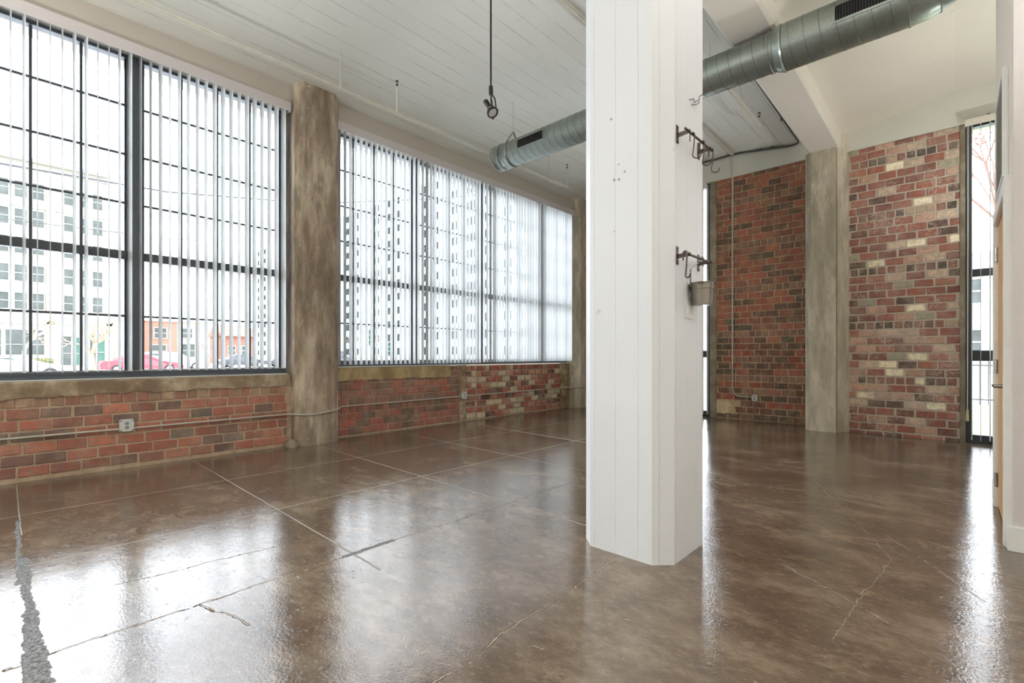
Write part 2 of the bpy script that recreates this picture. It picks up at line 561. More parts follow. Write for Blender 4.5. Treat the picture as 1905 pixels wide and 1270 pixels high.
mb = MB()
prof = [(-6.45, 4.38), (-5.9, 4.40), (-5.3, 4.50), (-4.6, 4.60), (-2.8, 4.60), (-1.5, 4.46), (-1.5, 5.0), (-6.45, 5.0)]
mb.prism(prof, -6.45, 9.1, 'y')
struct(mb, 'ceiling', M['board'], 'board-marked painted concrete ceiling above the big windows', 'ceiling')
mb = MB()
prof = [(-1.3, 4.27), (-0.6, 4.38), (0.0, 4.48), (3.4, 4.50), (3.4, 5.0), (-1.3, 5.0)]
mb.prism(prof, -6.45, 9.1, 'y')
struct(mb, 'ceiling', M['plaster'], 'smooth cream plaster ceiling to the right of the beam', 'ceiling')
mb = MB()
mb.prism([(-1.565, 4.075), (-1.225, 4.075), (-1.20, 4.10), (-1.20, 4.7), (-1.60, 4.7), (-1.60, 4.11)], -6.3, 8.42, 'y')
struct(mb, 'ceiling_beam', M['plaster'], 'cream painted concrete beam running from white pillar to back wall', 'beam')

# lower left walls: mortar body plus every brick in one mesh per wall
RND = random.Random(7)


def brick_field(mb, place, u0, u1, z0, nrows, ch, bl, mort, depth, headers, palette, rnd, hl=0.104, phase=0.0, skip=None, top=None):
    for r in range(nrows):
        za = z0 + r * ch + mort / 2
        zb = z0 + (r + 1) * ch - mort / 2
        if top is not None and zb > top:
            zb = top
            if zb - za < 0.02:
                continue
        L = hl if r in headers else bl
        u = u0 - (bl / 2 if r % 2 else 0) - phase
        drift = rnd.uniform(-0.02, 0.02)
        u += drift
        while u < u1:
            a, b = max(u0, u + mort / 2), min(u1, u + L - mort / 2)
            u += L * rnd.uniform(0.97, 1.03)
            if b - a < 0.025:
                continue
            if skip and skip((a + b) / 2, (za + zb) / 2):
                continue
            mb.c = palette(rnd, (a + b) / 2, (za + zb) / 2, r in headers)
            d = depth + rnd.uniform(-0.003, 0.003)
            j = lambda: rnd.uniform(-0.0035, 0.0035)
            q = [(a + j(), za + j()), (b + j(), za + j()), (b + j(), zb + j()), (a + j(), zb + j())]
            cu, cz = (a + b) / 2, (za + zb) / 2
            i_ = 0.005
            qi = [(x + (i_ if x < cu else -i_), z + (i_ if z < cz else -i_)) for x, z in q]
            vs = [place(x, z, -0.005) for x, z in q] + [place(x, z, d - 0.005) for x, z in q] + [place(x, z, d) for x, z in qi]
            mb.add(vs, [(0, 1, 5, 4), (1, 2, 6, 5), (2, 3, 7, 6), (3, 0, 4, 7), (4, 5, 9, 8), (5, 6, 10, 9), (6, 7, 11, 10), (7, 4, 8, 11), (8, 9, 10, 11)])


GAIN = 1.6


def pick(rnd, items):
    t = sum(w for w, _ in items) * rnd.random()
    for w, c in items:
        t -= w
        if t <= 0:
            k = rnd.uniform(0.86, 1.14) * GAIN
            g_ = (c[0] + c[1] + c[2]) / 3
            d_ = 0.24
            return (k * (c[0] * (1 - d_) + g_ * d_), k * (c[1] * (1 - d_) + g_ * d_), 0.87 * k * (c[2] * (1 - d_) + g_ * d_), 1)
    return items[-1][1]


def pal_left(rnd, u, z, h):
    if z > 0.6:
        return pick(rnd, [(3, S(150, 90, 72)), (3, S(140, 104, 86)), (2, S(158, 126, 104))])
    return pick(rnd, [(6, S(152, 80, 62)), (4, S(164, 92, 72)), (3, S(112, 80, 74)), (2, S(134, 78, 66)), (1.2, S(108, 92, 86))])


def pal_left2(rnd, u, z, h):
    return pick(rnd, [(5, S(140, 76, 62)), (4, S(128, 82, 68)), (3, S(112, 80, 70)), (2, S(150, 70, 54)), (1, S(96, 72, 62))])


def pal_left3(rnd, u, z, h):
    return pick(rnd, [(6, S(150, 66, 46)), (3, S(120, 62, 48)), (2.4, S(180, 162, 138)), (1.2, S(164, 158, 132)), (1.5, S(88, 54, 44)), (2, S(168, 110, 86))])


def pal_mid(rnd, u, z, h):
    if h:
        return pick(rnd, [(4, S(128, 88, 70)), (3, S(112, 78, 64)), (2, S(142, 100, 78))])
    if z < 1.3:
        return pick(rnd, [(4, S(142, 62, 42)), (4, S(104, 62, 48)), (4, S(86, 66, 54)), (1, S(122, 84, 66))])
    return pick(rnd, [(7, S(152, 74, 50)), (4, S(130, 70, 50)), (4, S(98, 70, 56)), (1.2, S(84, 72, 60))])


def pal_right(rnd, u, z, h):
    if h:
        return pick(rnd, [(4, S(132, 80, 68)), (3, S(110, 78, 70)), (3, S(78, 66, 58)), (1.5, S(168, 140, 120)), (0.4, S(224, 212, 190))])
    return pick(rnd, [(6, S(144, 76, 60)), (4, S(120, 64, 56)), (2, S(92, 64, 58)), (3.0, S(176, 134, 116)), (1.6, S(186, 160, 144)), (0.8, S(222, 208, 186)), (0.5, S(148, 142, 122)), (1.5, S(158, 94, 74))])


XL1, XL2 = -5.945, -6.02
lw = lambda X0: (lambda u, z, d: (X0 + d, u, z))
bw = lambda Y0: (lambda u, z, d: (u, Y0 - d, z))

# left wall, near bay
mb = MB(); mb.cur = 0; mb.c = (1, 1, 1, 1)
mb.box(-6.40, XL1 - 0.008, -6.4, 2.46, 0, 0.80)
mb.cur = 1
brick_field(mb, lw(XL1 - 0.008), -2.6, 2.40, 0.035, 7, 0.1005, 0.212, 0.016, 0.007, {6}, pal_left, random.Random(3))
struct(mb, 'wall_left', [mort_tan, brick_red], 'low red brick wall under the nearer big window', 'wall', colors=True)
# rough concrete sill band with an uneven lower edge
def sill_band(y0, y1, zb, zt, X0, mat, name, label, rnd):
    mb = MB()
    n = int((y1 - y0) / 0.03)
    pts = []
    z = zb
    low = []
    for i in range(n + 1):
        z = zb + 0.6 * (z - zb) + rnd.uniform(-0.012, 0.012)
        low.append((y0 + (y1 - y0) * i / n, z))
    vs, fs = [], []
    for (y, z) in low:
        vs += [(X0 - 0.05, y, z), (X0 + 0.004, y, z), (X0 + 0.006, y, (z + zt) / 2), (X0 + 0.004, y, zt - 0.012), (X0 - 0.008, y, zt), (X0 - 0.2, y, zt)]
    for i in range(n):
        for k in range(5):
            a = i * 6 + k
            fs.append((a, a + 1, a + 7, a + 6))
    mb.add(vs, fs)
    mb.box(-6.40, X0 - 0.05, y0, y1, zb, zt)
    return struct(mb, name, mat, label, 'window sill')
sill_band(-6.3, 2.44, 0.735, 0.87, XL1 + 0.008, M['band'], 'trim_1', 'rough brown concrete sill band under the nearer big window', random.Random(5))

# left wall, far bay
mb = MB(); mb.c = (1, 1, 1, 1)
mb.box(-6.40, XL2 - 0.010, 3.0, 8.8, 0, 0.93)
mb.cur = 1
brick_field(mb, lw(XL2 - 0.008), 3.03, 5.22, 0.02, 9, 0.1005, 0.212, 0.011, 0.009, {3}, pal_left2, random.Random(11), top=0.765)
brick_field(mb, lw(XL2 - 0.008), 5.02, 5.22, 0.77, 2, 0.085, 0.212, 0.011, 0.009, {0, 1}, pal_left2, random.Random(12), top=0.935)
mb.cur = 2
brick_field(mb, lw(XL2 - 0.006), 5.62, 7.95, 0.02, 9, 0.1015, 0.205, 0.020, 0.014, {8}, pal_left3, random.Random(13), top=0.925)
brick_field(mb, lw(XL2 - 0.006), 5.38, 5.60, 0.03, 9, 0.1015, 0.205, 0.02, 0.010, {8}, pal_left3, random.Random(14), top=0.925)
mb.cur = 3
mb.c = (1, 1, 1, 1)
rr = random.Random(9)
for k in range(10):
    z = 0.02 + k * 0.092
    mb.box(XL2 - 0.02, XL2 + 0.006 + rr.uniform(0, 0.01), 5.23 + rr.uniform(-0.01, 0.01), 5.365 + rr.uniform(-0.01, 0.01), z, z + 0.092, 0.008)
    mb.box(XL2 - 0.02, XL2 + 0.004 + rr.uniform(0, 0.02), 7.96 + rr.uniform(0, 0.02), 8.32, z, z + 0.092, 0.008)
struct(mb, 'wall_left', [mort_tan, brick_red, brick_mix, M['patch']], 'low patched brick wall under the farther big window', 'wall', colors=True)
sill_band(3.0, 5.02, 0.76, 0.938, XL2 + 0.006, M['ochre'], 'trim_2', 'ochre concrete sill block under the farther big window', random.Random(6))
struct(MB().box(-6.14, XL2 + 0.012, 3.02, 8.30, 0.938, 0.952, 0.004), 'trim_3', M['sealant'], 'thin white ledge beneath the farther big window', 'window sill')
struct(MB().box(-6.14, -6.0, -6.0, 2.44, 0.87, 0.882, 0.003), 'trim_4', M['sealant'], 'thin white ledge beneath the nearer big window', 'window sill')

# lintels over the big windows
struct(MB().box(-6.40, -5.945, -6.3, 2.5, 4.10, 4.75), 'trim_5', M['spandrel'], 'beige painted concrete lintel over the nearer big window', 'lintel')
struct(MB().box(-6.40, -5.945, 3.0, 8.9, 4.10, 4.75), 'trim_6', M['spandrel'], 'beige painted concrete lintel over the farther big window', 'lintel')

# columns
def column(name, cx, cy, h, c, z1, mat, label):
    mb = MB()
    poly = octagon(cx, cy, h, c)
    n = 8
    rings = 28
    rd = random.Random(int(cx * 100 + cy * 10))
    vs, fs = [], []
    for i in range(rings + 1):
        z = z1 * i / rings
        for (x, y) in poly:
            j = 0 if i == 0 else rd.uniform(-0.0025, 0.0025)
            vs.append((x + j, y + rd.uniform(-0.0025, 0.0025) if i else y, z))
    for i in range(rings):
        for k in range(n):
            fs.append((i * n + k, i * n + (k + 1) % n, (i + 1) * n + (k + 1) % n, (i + 1) * n + k))
    mb.add(vs, fs)
    mb.add([(x, y, z1) for x, y in poly], [tuple(range(8))])
    return struct(mb, name, mat, label, 'column', origin=(cx, cy, 0))
column('concrete_column', -6.06, 2.74, 0.28, 0.09, 4.55, M['column'], 'stained brown concrete column between the two big windows')
column('concrete_column', -6.06, 8.57, 0.28, 0.09, 4.55, M['column2'], 'stained concrete column in the far corner, mostly behind white pillar')
column('concrete_column', -6.06, -3.09, 0.28, 0.09, 4.55, M['column'], 'brown concrete column beside the nearer big window, behind the viewer')
mb = MB()
mb.prism([(-1.64, 8.22), (-1.55, 8.135), (-1.245, 8.135), (-1.245, 8.9), (-1.64, 8.9)], 0, 4.085)
struct(mb, 'concrete_column', M['column2'], 'bare grey concrete column between the two brick walls, beneath the beam', 'column')
struct(MB().prism([(-1.24, 8.18), (-1.118, 8.40), (-1.118, 8.9), (-1.24, 8.9)], 0, 4.32), 'concrete_pilaster', M['column2'], 'narrow dark concrete pilaster against the right side of the grey column', 'column')

# white pillar with chips and nicks
struct(MB().prism(octagon(-1.357, 2.613, 0.276, 0.085), 0, 4.2), 'painted_pillar', M['pillar'], 'large white painted chamfered pillar standing in the middle of the room', 'pillar')
struct(MB().prism(octagon(-1.357, -3.22, 0.276, 0.085), 0, 4.2), 'painted_pillar', M['pillar'], 'white painted chamfered pillar behind the viewer', 'pillar')

# back wall, middle bay
def in_patch(u, z):
    return u < -2.78 and z < 0.31 and z > 0.08
mb = MB(); mb.c = (1, 1, 1, 1)
mb.box(-3.125, -1.55, 8.73, 9.05, 0, 4.205)
mb.cur = 1
brick_field(mb, bw(8.73), -3.11, -1.63, 0.0, 39, 0.1088, 0.203, 0.013, 0.006, {6, 13, 20, 27, 34}, pal_mid, random.Random(21), skip=in_patch, top=4.20)
struct(mb, 'wall_back', [mort_thin, brick_old], 'dark red brick wall panel left of the grey concrete column', 'wall', colors=True)
rr = random.Random(4)
mb = MB()
pts = [(-3.11, 0.075)]
for i in range(13):
    pts.append((-3.11 + 0.35 * i / 12, 0.085 + rr.uniform(-0.01, 0.012)))
for i in range(7):
    pts.append((-2.76 - 0.02 * i + rr.uniform(-0.015, 0.015), 0.10 + 0.2 * i / 6))
pts.append((-3.11, 0.31))
mb.prism(pts, 8.712, 8.74, 'y')
struct(mb, 'trim_7', M['cream_patch'], 'flaking cream plaster patch low on the dark red brick wall', 'plaster patch')
mb = MB()
mb.box(-3.225, -3.112, 8.70, 9.0, 0, 4.2, 0.006)
struct(mb, 'trim_8', M['blockc'], 'pale concrete edge strip between narrow window and dark brick wall', 'wall trim')
mb = MB()
mb.box(-6.3, -1.5, 8.715, 9.05, 4.2, 4.9)
struct(mb, 'wall_back', M['backlintel'], 'white painted concrete band above the dark red brick wall', 'wall')
mb = MB(); mb.c = (1, 1, 1, 1)
mb.box(-6.3, -4.40, 8.73, 9.05, 0, 4.2)
mb.cur = 1
brick_field(mb, bw(8.73), -5.78, -4.41, 0.0, 39, 0.1088, 0.203, 0.013, 0.006, {6, 13, 20, 27, 34}, pal_mid, random.Random(23), top=4.19)
struct(mb, 'wall_back', [mort_thin, brick_old], 'brick wall corner behind the white pillar', 'wall', colors=True)

# back wall, right bay
mb = MB(); mb.c = (1, 1, 1, 1)
mb.box(-1.13, 0.05, 8.375, 8.75, 0, 4.04)
mb.cur = 1
brick_field(mb, bw(8.375), -1.118, 0.045, -0.06, 38, 0.1088, 0.207, 0.021, 0.010, {7, 14, 21, 28, 35}, pal_right, random.Random(31), top=4.03)
struct(mb, 'wall_back', [mort_grey, brick_mix], 'mixed red and whitewashed brick wall right of the grey concrete column', 'wall', colors=True)
mb = MB()
mb.box(0.047, 0.099, 8.36, 8.72, 0, 4.035)
for k in range(19):
    mb.box(0.047, 0.098, 8.355, 8.72, 0.216 * k + 0.004, min(4.035, 0.216 * (k + 1)), 0.004)
struct(mb, 'trim_9', M['blockc'], 'pale concrete block edge beside the right-hand narrow window', 'wall trim')
mb = MB()
mb.box(-1.16, 3.3, 8.35, 8.75, 4.035, 4.9)
struct(mb, 'wall_back', M['backlintel'], 'white painted concrete band above the mixed brick wall', 'wall')
mb = MB()
mb.box(1.12, 3.3, 8.36, 8.75, 0, 4.04)
struct(mb, 'wall_back', M['rearw'], 'white wall beyond the right-hand narrow window', 'wall')

# partition with the door
XR = 0.235
mb = MB()
mb.box(XR, 0.37, 3.9, 4.02, 0, 4.6)
mb.box(XR, 0.37, 4.94, 5.32, 0, 4.6)
mb.box(XR, 0.37, 4.02, 4.94, 2.04, 4.6)
mb.box(0.37, 1.6, 5.2, 5.32, 0, 4.6)
mb.box(1.5, 1.6, 4.0, 5.32, 0, 4.6)
struct(mb, 'wall_right', M['cream_wall'], 'cream partition wall holding the wooden door', 'wall')
struct(MB().box(XR + 0.006, 3.3, 3.893, 4.0, 0, 4.6), 'wall_front', M['grey_wall'], 'textured light grey wall at the right edge of the room', 'wall')
struct(MB().box(1.5, 1.6, 5.32, 8.4, 0, 4.6), 'wall_right', M['rearw'], 'white side wall of the recess beyond the door', 'wall')
struct(MB().box(3.2, 3.35, -6.3, 4.0, 0, 4.6), 'wall_right', M['rearw'], 'white side wall to the right of the viewer', 'wall')
struct(MB().box(XR - 0.02, 3.2, 3.875, 3.893, 0, 0.14, 0.004), 'baseboard_right', M['trimw'], 'white baseboard along the light grey wall', 'baseboard')
struct(MB().box(XR - 0.02, XR, 5.035, 5.335, 0, 0.14, 0.004), 'baseboard_right', M['trimw'], 'short white baseboard past the far door casing', 'baseboard')
# rear wall with windows behind the viewer
mb = MB()
mb.box(-6.4, 3.35, -6.4, -6.25, 0, 4.8)
struct(mb, 'wall_rear', M['rearw'], 'plain white rear wall behind the viewer', 'wall')

# door set
d = thing('door_1', 'maple wood door with lever handle in white casing', 'door', (XR, 4.48, 0), kind='structure')
O = (XR, 4.48, 0)
MB().box(XR - 0.006, XR + 0.035, 4.03, 4.93, 0.012, 2.03, 0.002).build('door_leaf', M['wood'], d, O)
cas = MB()
cas.box(XR - 0.03, XR + 0.02, 3.935, 4.022, 0, 2.13, 0.004)
cas.box(XR - 0.03, XR + 0.02, 4.938, 5.025, 0, 2.13, 0.004)
cas.box(XR - 0.03, XR + 0.02, 4.022, 4.938, 2.04, 2.13, 0.004)
cas.build('door_casing', M['trimw'], d, O)
for z in (0.2, 1.02, 1.83):
    h = MB()
    h.tube([(XR - 0.016, 4.935, z - 0.05), (XR - 0.016, 4.935, z + 0.05)], 0.009, 8)
    h.box(XR - 0.010, XR - 0.004, 4.90, 4.975, z - 0.05, z + 0.05)
    h.build('hinge', M['steel'], d, O)
h = MB()
h.lathe([(0.028, 0), (0.028, 0.008), (0.012, 0.012), (0.011, 0.05), (0.011, 0.058)], (XR - 0.006, 4.10, 0.915), (-1, 0, 0), 16)
h.tube([(XR - 0.056, 4.10, 0.915), (XR - 0.060, 4.13, 0.915), (XR - 0.060, 4.22, 0.913)], 0.0095, 10)
h.build('lever_handle', M['steel'], d, O, smooth=True)

# return-air grille above the door
g = thing('return_air_grille', 'tall white perforated return-air grille above the wooden door', 'vent grille', (XR, 4.46, 2.5))
O = (XR, 4.46, 2.5)
f = MB()
f.box(XR - 0.028, XR, 4.10, 4.13, 2.17, 2.83, 0.003); f.box(XR - 0.028, XR, 4.79, 4.82, 2.17, 2.83, 0.003)
f.box(XR - 0.028, XR, 4.13, 4.79, 2.17, 2.20, 0.003); f.box(XR - 0.028, XR, 4.13, 4.79, 2.80, 2.83, 0.003)
f.build('grille_frame', M['trimw'], g, O)
f = MB()
k = 0
z = 2.205
while z < 2.795:
    f.add([(XR - 0.022, 4.13, z), (XR - 0.022, 4.79, z), (XR - 0.004, 4.79, z + 0.014), (XR - 0.004, 4.13, z + 0.014),
           (XR - 0.022, 4.13, z + 0.0015), (XR - 0.022, 4.79, z + 0.0015), (XR - 0.004, 4.79, z + 0.0155), (XR - 0.004, 4.13, z + 0.0155)],
          [(0, 1, 2, 3), (4, 7, 6, 5), (0, 4, 5, 1), (1, 5, 6, 2), (2, 6, 7, 3), (3, 7, 4, 0)])
    z += 0.0145
for i in range(1, 33):
    y = 4.13 + i * 0.02
    f.box(XR - 0.018, XR - 0.016, y - 0.001, y + 0.001, 2.20, 2.80)
f.build('louvre_face', M['grille'], g, O)


# ------------------------------------------------------------------ windows
def side_window(idx, label, y0, y1, mullions, z0, z1, zm, zrows, Xp, pitch=0.34, vis=None):
    O = (Xp, (y0 + y1) / 2, z0)
    w = thing('window_%d' % idx, label, 'window', O, kind='structure')
    f = MB()
    f.box(Xp - 0.06, Xp + 0.045, y0, y1, z0, z0 + 0.035, 0.004)
    f.box(Xp - 0.06, Xp + 0.025, y0, y1, z0 + 0.035, z0 + 0.082, 0.004)
    f.box(Xp - 0.06, Xp + 0.03, y0, y1, z1 - 0.07, z1, 0.004)
    f.box(Xp - 0.06, Xp + 0.03, y0, y0 + 0.06, z0, z1, 0.004)
    f.box(Xp - 0.06, Xp + 0.03, y1 - 0.06, y1, z0, z1, 0.004)
    f.build('window_frame', M['frame'], w, O)
    edges = [y0 + 0.06]
    for (a, b) in sorted(mullions):
        MB().box(Xp - 0.06, Xp + 0.05, a, b, z0 + 0.02, z1, 0.005).build('mullion', M['frame'], w, O)
        edges += [a, b]
    edges.append(y1 - 0.06)
    panels = [(edges[i], edges[i + 1]) for i in range(0, len(edges), 2)]
    for (a, b) in panels:
        MB().box(Xp - 0.05, Xp + 0.03, a, b, zm - 0.042, zm + 0.042, 0.004).build('transom', M['frame_dark'], w, O)
        g = MB()
        g.box(Xp - 0.03, Xp + 0.0, a, a + 0.018, z0 + 0.08, z1 - 0.06); g.box(Xp - 0.03, Xp + 0.0, b - 0.018, b, z0 + 0.08, z1 - 0.06)
        y = b - pitch
        while y > a + 0.08:
            g.box(Xp - 0.025, Xp - 0.002, y - 0.011, y + 0.011, z0 + 0.08, z1 - 0.06)
            y -= pitch
        for z in zrows:
            g.box(Xp - 0.024, Xp - 0.004, a, b, z - 0.011, z + 0.011)
        g.build('muntin_bars', M['frame_dark'], w, O)
        MB().box(Xp - 0.032, Xp - 0.027, a, b, z0 + 0.05, z1 - 0.05).build('glass_pane', M['glass'], w, O)
    return w
side_window(1, 'large dark-framed industrial window nearer the viewer', -2.78, 2.44, [(0.895, 1.02), (-0.60, -0.475), (-2.09, -1.97)], 0.875, 4.14, 2.102, (1.497, 2.63, 3.12, 3.61), -6.10)
side_window(2, 'large dark-framed industrial window beyond the brown column', 3.05, 8.40, [(4.36, 4.48), (5.77, 5.89), (7.18, 7.30)], 0.95, 4.14, 2.155, (1.54, 2.66, 3.14, 3.63), -6.14, 0.325)
side_window(5, 'dark-framed industrial window behind the viewer', -5.9, -3.38, [(-4.7, -4.58)], 0.875, 4.14, 2.102, (1.497, 2.63, 3.12, 3.61), -6.10)


def back_window(idx, label, x0, x1, Yp, z1, bars, lw_):
    O = ((x0 + x1) / 2, Yp, 0)
    w = thing('window_%d' % idx, label, 'window', O, kind='structure')
    f = MB()
    f.box(x0, x0 + lw_, Yp - 0.05, Yp + 0.06, 0, z1, 0.004)
    f.box(x1 - lw_, x1, Yp - 0.05, Yp + 0.06, 0, z1, 0.004)
    f.box(x0, x1, Yp - 0.045, Yp + 0.06, 0, 0.10, 0.004)
    f.box(x0, x1, Yp - 0.045, Yp + 0.06, z1 - 0.06, z1, 0.004)
    f.build('window_frame', M['frame_dark'], w, O)
    for (a, b) in bars:
        MB().box(x0 + lw_, x1 - lw_, Yp - 0.035, Yp + 0.05, a, b, 0.004).build('transom', M['frame_dark'], w, O)
    MB().box(x0 + lw_, x1 - lw_, Yp + 0.0, Yp + 0.006, 0.09, z1 - 0.05).build('glass_pane', M['glass'], w, O)
back_window(3, 'narrow full-height window left of the dark red brick wall', -4.38, -3.225, 8.79, 4.2, [(1.06, 1.19), (2.10, 2.2)], 0.045)
back_window(4, 'narrow full-height window beside the mixed brick wall', 0.10, 1.12, 8.43, 4.04, [(1.03, 1.165), (2.095, 2.19)], 0.055)


# ------------------------------------------------------------------ vertical blinds
def vane_mesh(length):
    mb = MB()
    n = 7
    w, t, sag = 0.0889, 0.0011, 0.005
    vs = []
    for z in (0.0, -length):
        for sgn in (1, -1):
            for i in range(n):
                u = i / (n - 1) * 2 - 1
                vs.append((u * w / 2, sag * (1 - u * u) + sgn * t / 2, z))
    fs = []
    for i in range(n - 1):
        fs += [(i, i + 1, 2 * n + i + 1, 2 * n + i), (n + i, 3 * n + i, 3 * n + i + 1, n + i + 1),
               (i, n + i, n + i + 1, i + 1), (2 * n + i, 2 * n + i + 1, 3 * n + i + 1, 3 * n + i)]
    fs += [(0, 2 * n, 3 * n, n), (n - 1, 2 * n - 1, 4 * n - 1, 3 * n - 1)]
    mb.add(vs, fs)
    # bottom weight and top stem
    mb.box(-0.04, 0.04, 0.0005, 0.0055, -length + 0.001, -length + 0.022)
    mb.box(-0.006, 0.006, 0.0, 0.005, 0, 0.03)
    o = mb.build('vane', M['vane'], smooth=False)
    me = o.data
    bpy.data.objects.remove(o)
    return me


def blind(label, wall, a0, a1, first, pitch, plane, zt, zb, val_front, angs, vz0, vz1, wand=None, group='white vertical blinds at the windows'):
    """wall 'x': vanes hang in the plane X=plane along Y; wall 'y': in the plane Y=plane along X"""
    if wall == 'x':
        O = (plane, (a0 + a1) / 2, zt)
    else:
        O = ((a0 + a1) / 2, plane, zt)
    b = thing('vertical_blind', label, 'blind', O, group)
    v = MB(); r = MB()
    if wall == 'x':
        v.box(val_front - 0.006, val_front, a0, a1, vz0, vz1, 0.0015)
        v.box(val_front - 0.05, val_front - 0.006, a1 - 0.006, a1, vz0, vz1)
        v.box(val_front - 0.05, val_front - 0.006, a0, a0 + 0.006, vz0, vz1)
        r.box(plane - 0.022, plane + 0.022, a0 + 0.01, a1 - 0.01, zt + 0.025, zt + 0.055)
        for k in range(int((a1 - a0) / 1.0) + 1):
            y = min(a1 - 0.1, a0 + 0.1 + k)
            r.box(plane - 0.012, val_front - 0.006, y, y + 0.02, zt + 0.055, zt + 0.06)
    else:
        v.box(a0, a1, val_front, val_front + 0.006, vz0, vz1, 0.0015)
        v.box(a0, a0 + 0.006, val_front + 0.006, val_front + 0.06, vz0, vz1)
        r.box(a0 + 0.01, a1 - 0.01, plane - 0.022, plane + 0.022, zt + 0.025, zt + 0.055)
        r.box(a0 + 0.2, a0 + 0.22, val_front + 0.006, plane, zt + 0.055, zt + 0.06)
    v.build('valance', M['grey_wall'] if wall == 'x' else M['cream_wall'], b, O)
    r.build('headrail', M['frame_dark'], b, O)
    me = vane_mesh(zt - zb)
    y = first
    k = 0
    rd = random.Random(int(first * 1000) % 97 + 3)
    ends = []
    while y < a1 - 0.01:
        o = bpy.data.objects.new('vane', me)
        C.objects.link(o)
        o.parent = b
        ang = angs(k, y, rd)
        if wall == 'x':
            o.location = (0, y - O[1], 0)
            o.rotation_euler = (0, 0, ang)
            ends.append((plane, y, zb + 0.012))
        else:
            o.location = (y - O[0], 0, 0)
            o.rotation_euler = (0, 0, PI / 2 + ang)
            ends.append((y, plane, zb + 0.012))
        y += pitch
        k += 1
    return b, O, ends


def chain(b, O, ends, off):
    mb = MB()
    for dx in off:
        pts = []
        for i in range(len(ends) - 1):
            p, q = Vector(ends[i]), Vector(ends[i + 1])
            for t in (0, 0.25, 0.5, 0.75):
                m = p.lerp(q, t)
                m.z -= 0.008 * math.sin(t * PI)
                m += Vector(dx)
                pts.append(m)
        mb.tube(pts, 0.0012, 4)
    mb.build('bottom_chain', M['sealant'], b, O)


rot = lambda amp, bias: (lambda k, y, rd: math.radians(bias + rd.uniform(-amp, amp)))
near_ang = lambda k, y, rd: math.radians(rd.choice([3, 6, 1, 11, -2, 4]) if y < 0.95 else rd.uniform(2, 13))
b, O, e = blind('white vertical blind across the nearer big window, vanes open', 'x', -0.40, 2.425, 0.089 - 0.0814 * 5, 0.08135, -5.955, 4.085, 0.945, -5.885, near_ang, 4.045, 4.155, group=None)
chain(b, O, e, [(0.038, 0, 0), (-0.038, 0, 0)])
b, O, e = blind('white vertical blind over the near half of the farther window', 'x', 3.01, 5.68, 3.085, 0.0795, -5.965, 4.085, 0.975, -5.885, (lambda k, y, rd: math.radians(-3 - 4.0 * (y - 3.0) + rd.uniform(-3, 3))), 4.045, 4.155, group=None)
b, O, e = blind('white vertical blind over the far half of the farther window', 'x', 5.683, 8.34, 5.73, 0.0795, -5.965, 4.085, 0.985, -5.885, (lambda k, y, rd: math.radians(-16 + rd.uniform(-2.5, 2.5))), 4.045, 4.155, group=None)
b, O, e = blind('white vertical blind in narrow window left of dark brick wall', 'y', -4.36, -3.215, -4.30, 0.0816, 8.62, 4.10, 0.05, 8.54, rot(4, 0), 4.06, 4.19, group=None)
b, O, e = blind('white vertical blind in narrow window beside mixed brick wall, with pull cord', 'y', 0.09, 1.14, 0.156, 0.0805, 8.29, 3.99, 0.045, 8.215, rot(4, 0), 3.95, 4.035, group=None)
cd = MB()
cd.tube([(0.112, 8.26, 4.0), (0.114, 8.26, 2.5), (0.112, 8.26, 0.42)], 0.0025, 6)
cd.tube([(0.126, 8.26, 4.0), (0.122, 8.26, 2.5), (0.116, 8.26, 0.42)], 0.0025, 6)
c_o = cd.build('pull_cord', M['sealant'], b, O)
t_ = MB().lathe([(0.004, 0.44 - 0.28), (0.012, 0.14), (0.016, 0.05), (0.017, 0.0)], (0.114, 8.26, 0.28), (0, 0, 1), 12)
tt = t_.build('tassel', M['cream_patch'], c_o, O, smooth=True)

# ------------------------------------------------------------------ spiral duct
YD, ZD, RA, RB = 4.85, 3.88, 0.170, 0.196


def spiral(mb, x0, x1, r, pitch, n=56, ridge=0.0012):
    per = 9
    m = max(2, int((x1 - x0) / pitch * per))
    vs, fs = [], []
    for i in range(m + 1):
        x = x0 + (x1 - x0) * i / m
        for k in range(n):
            th = 2 * PI * k / n
            ph = ((x - x0) / pitch - k / n) % 1.0
            dd = min(ph, 1 - ph)
            rr_ = r + ridge * max(0, 1 - dd / 0.075)
            vs.append((x, YD + rr_ * math.cos(th), ZD + rr_ * math.sin(th)))
    for i in range(m):
        for k in range(n):
            fs.append((i * n + k, i * n + (k + 1) % n, (i + 1) * n + (k + 1) % n, (i + 1) * n + k))
    mb.add(vs, fs)
    # the folded lock seam itself, a thin raised cord of darker metal
    pts = []
    turns = (x1 - x0) / pitch
    q = int(turns * 40)
    for i in range(q + 1):
        t = i / 40.0
        if t > turns:
            break
        th = 2 * PI * t
        pts.append((x0 + pitch * t, YD + (r + 0.0006) * math.cos(th), ZD + (r + 0.0006) * math.sin(th)))
    mb.cur = 1
    mb.tube(pts, 0.0019, 5)
    mb.cur = 0


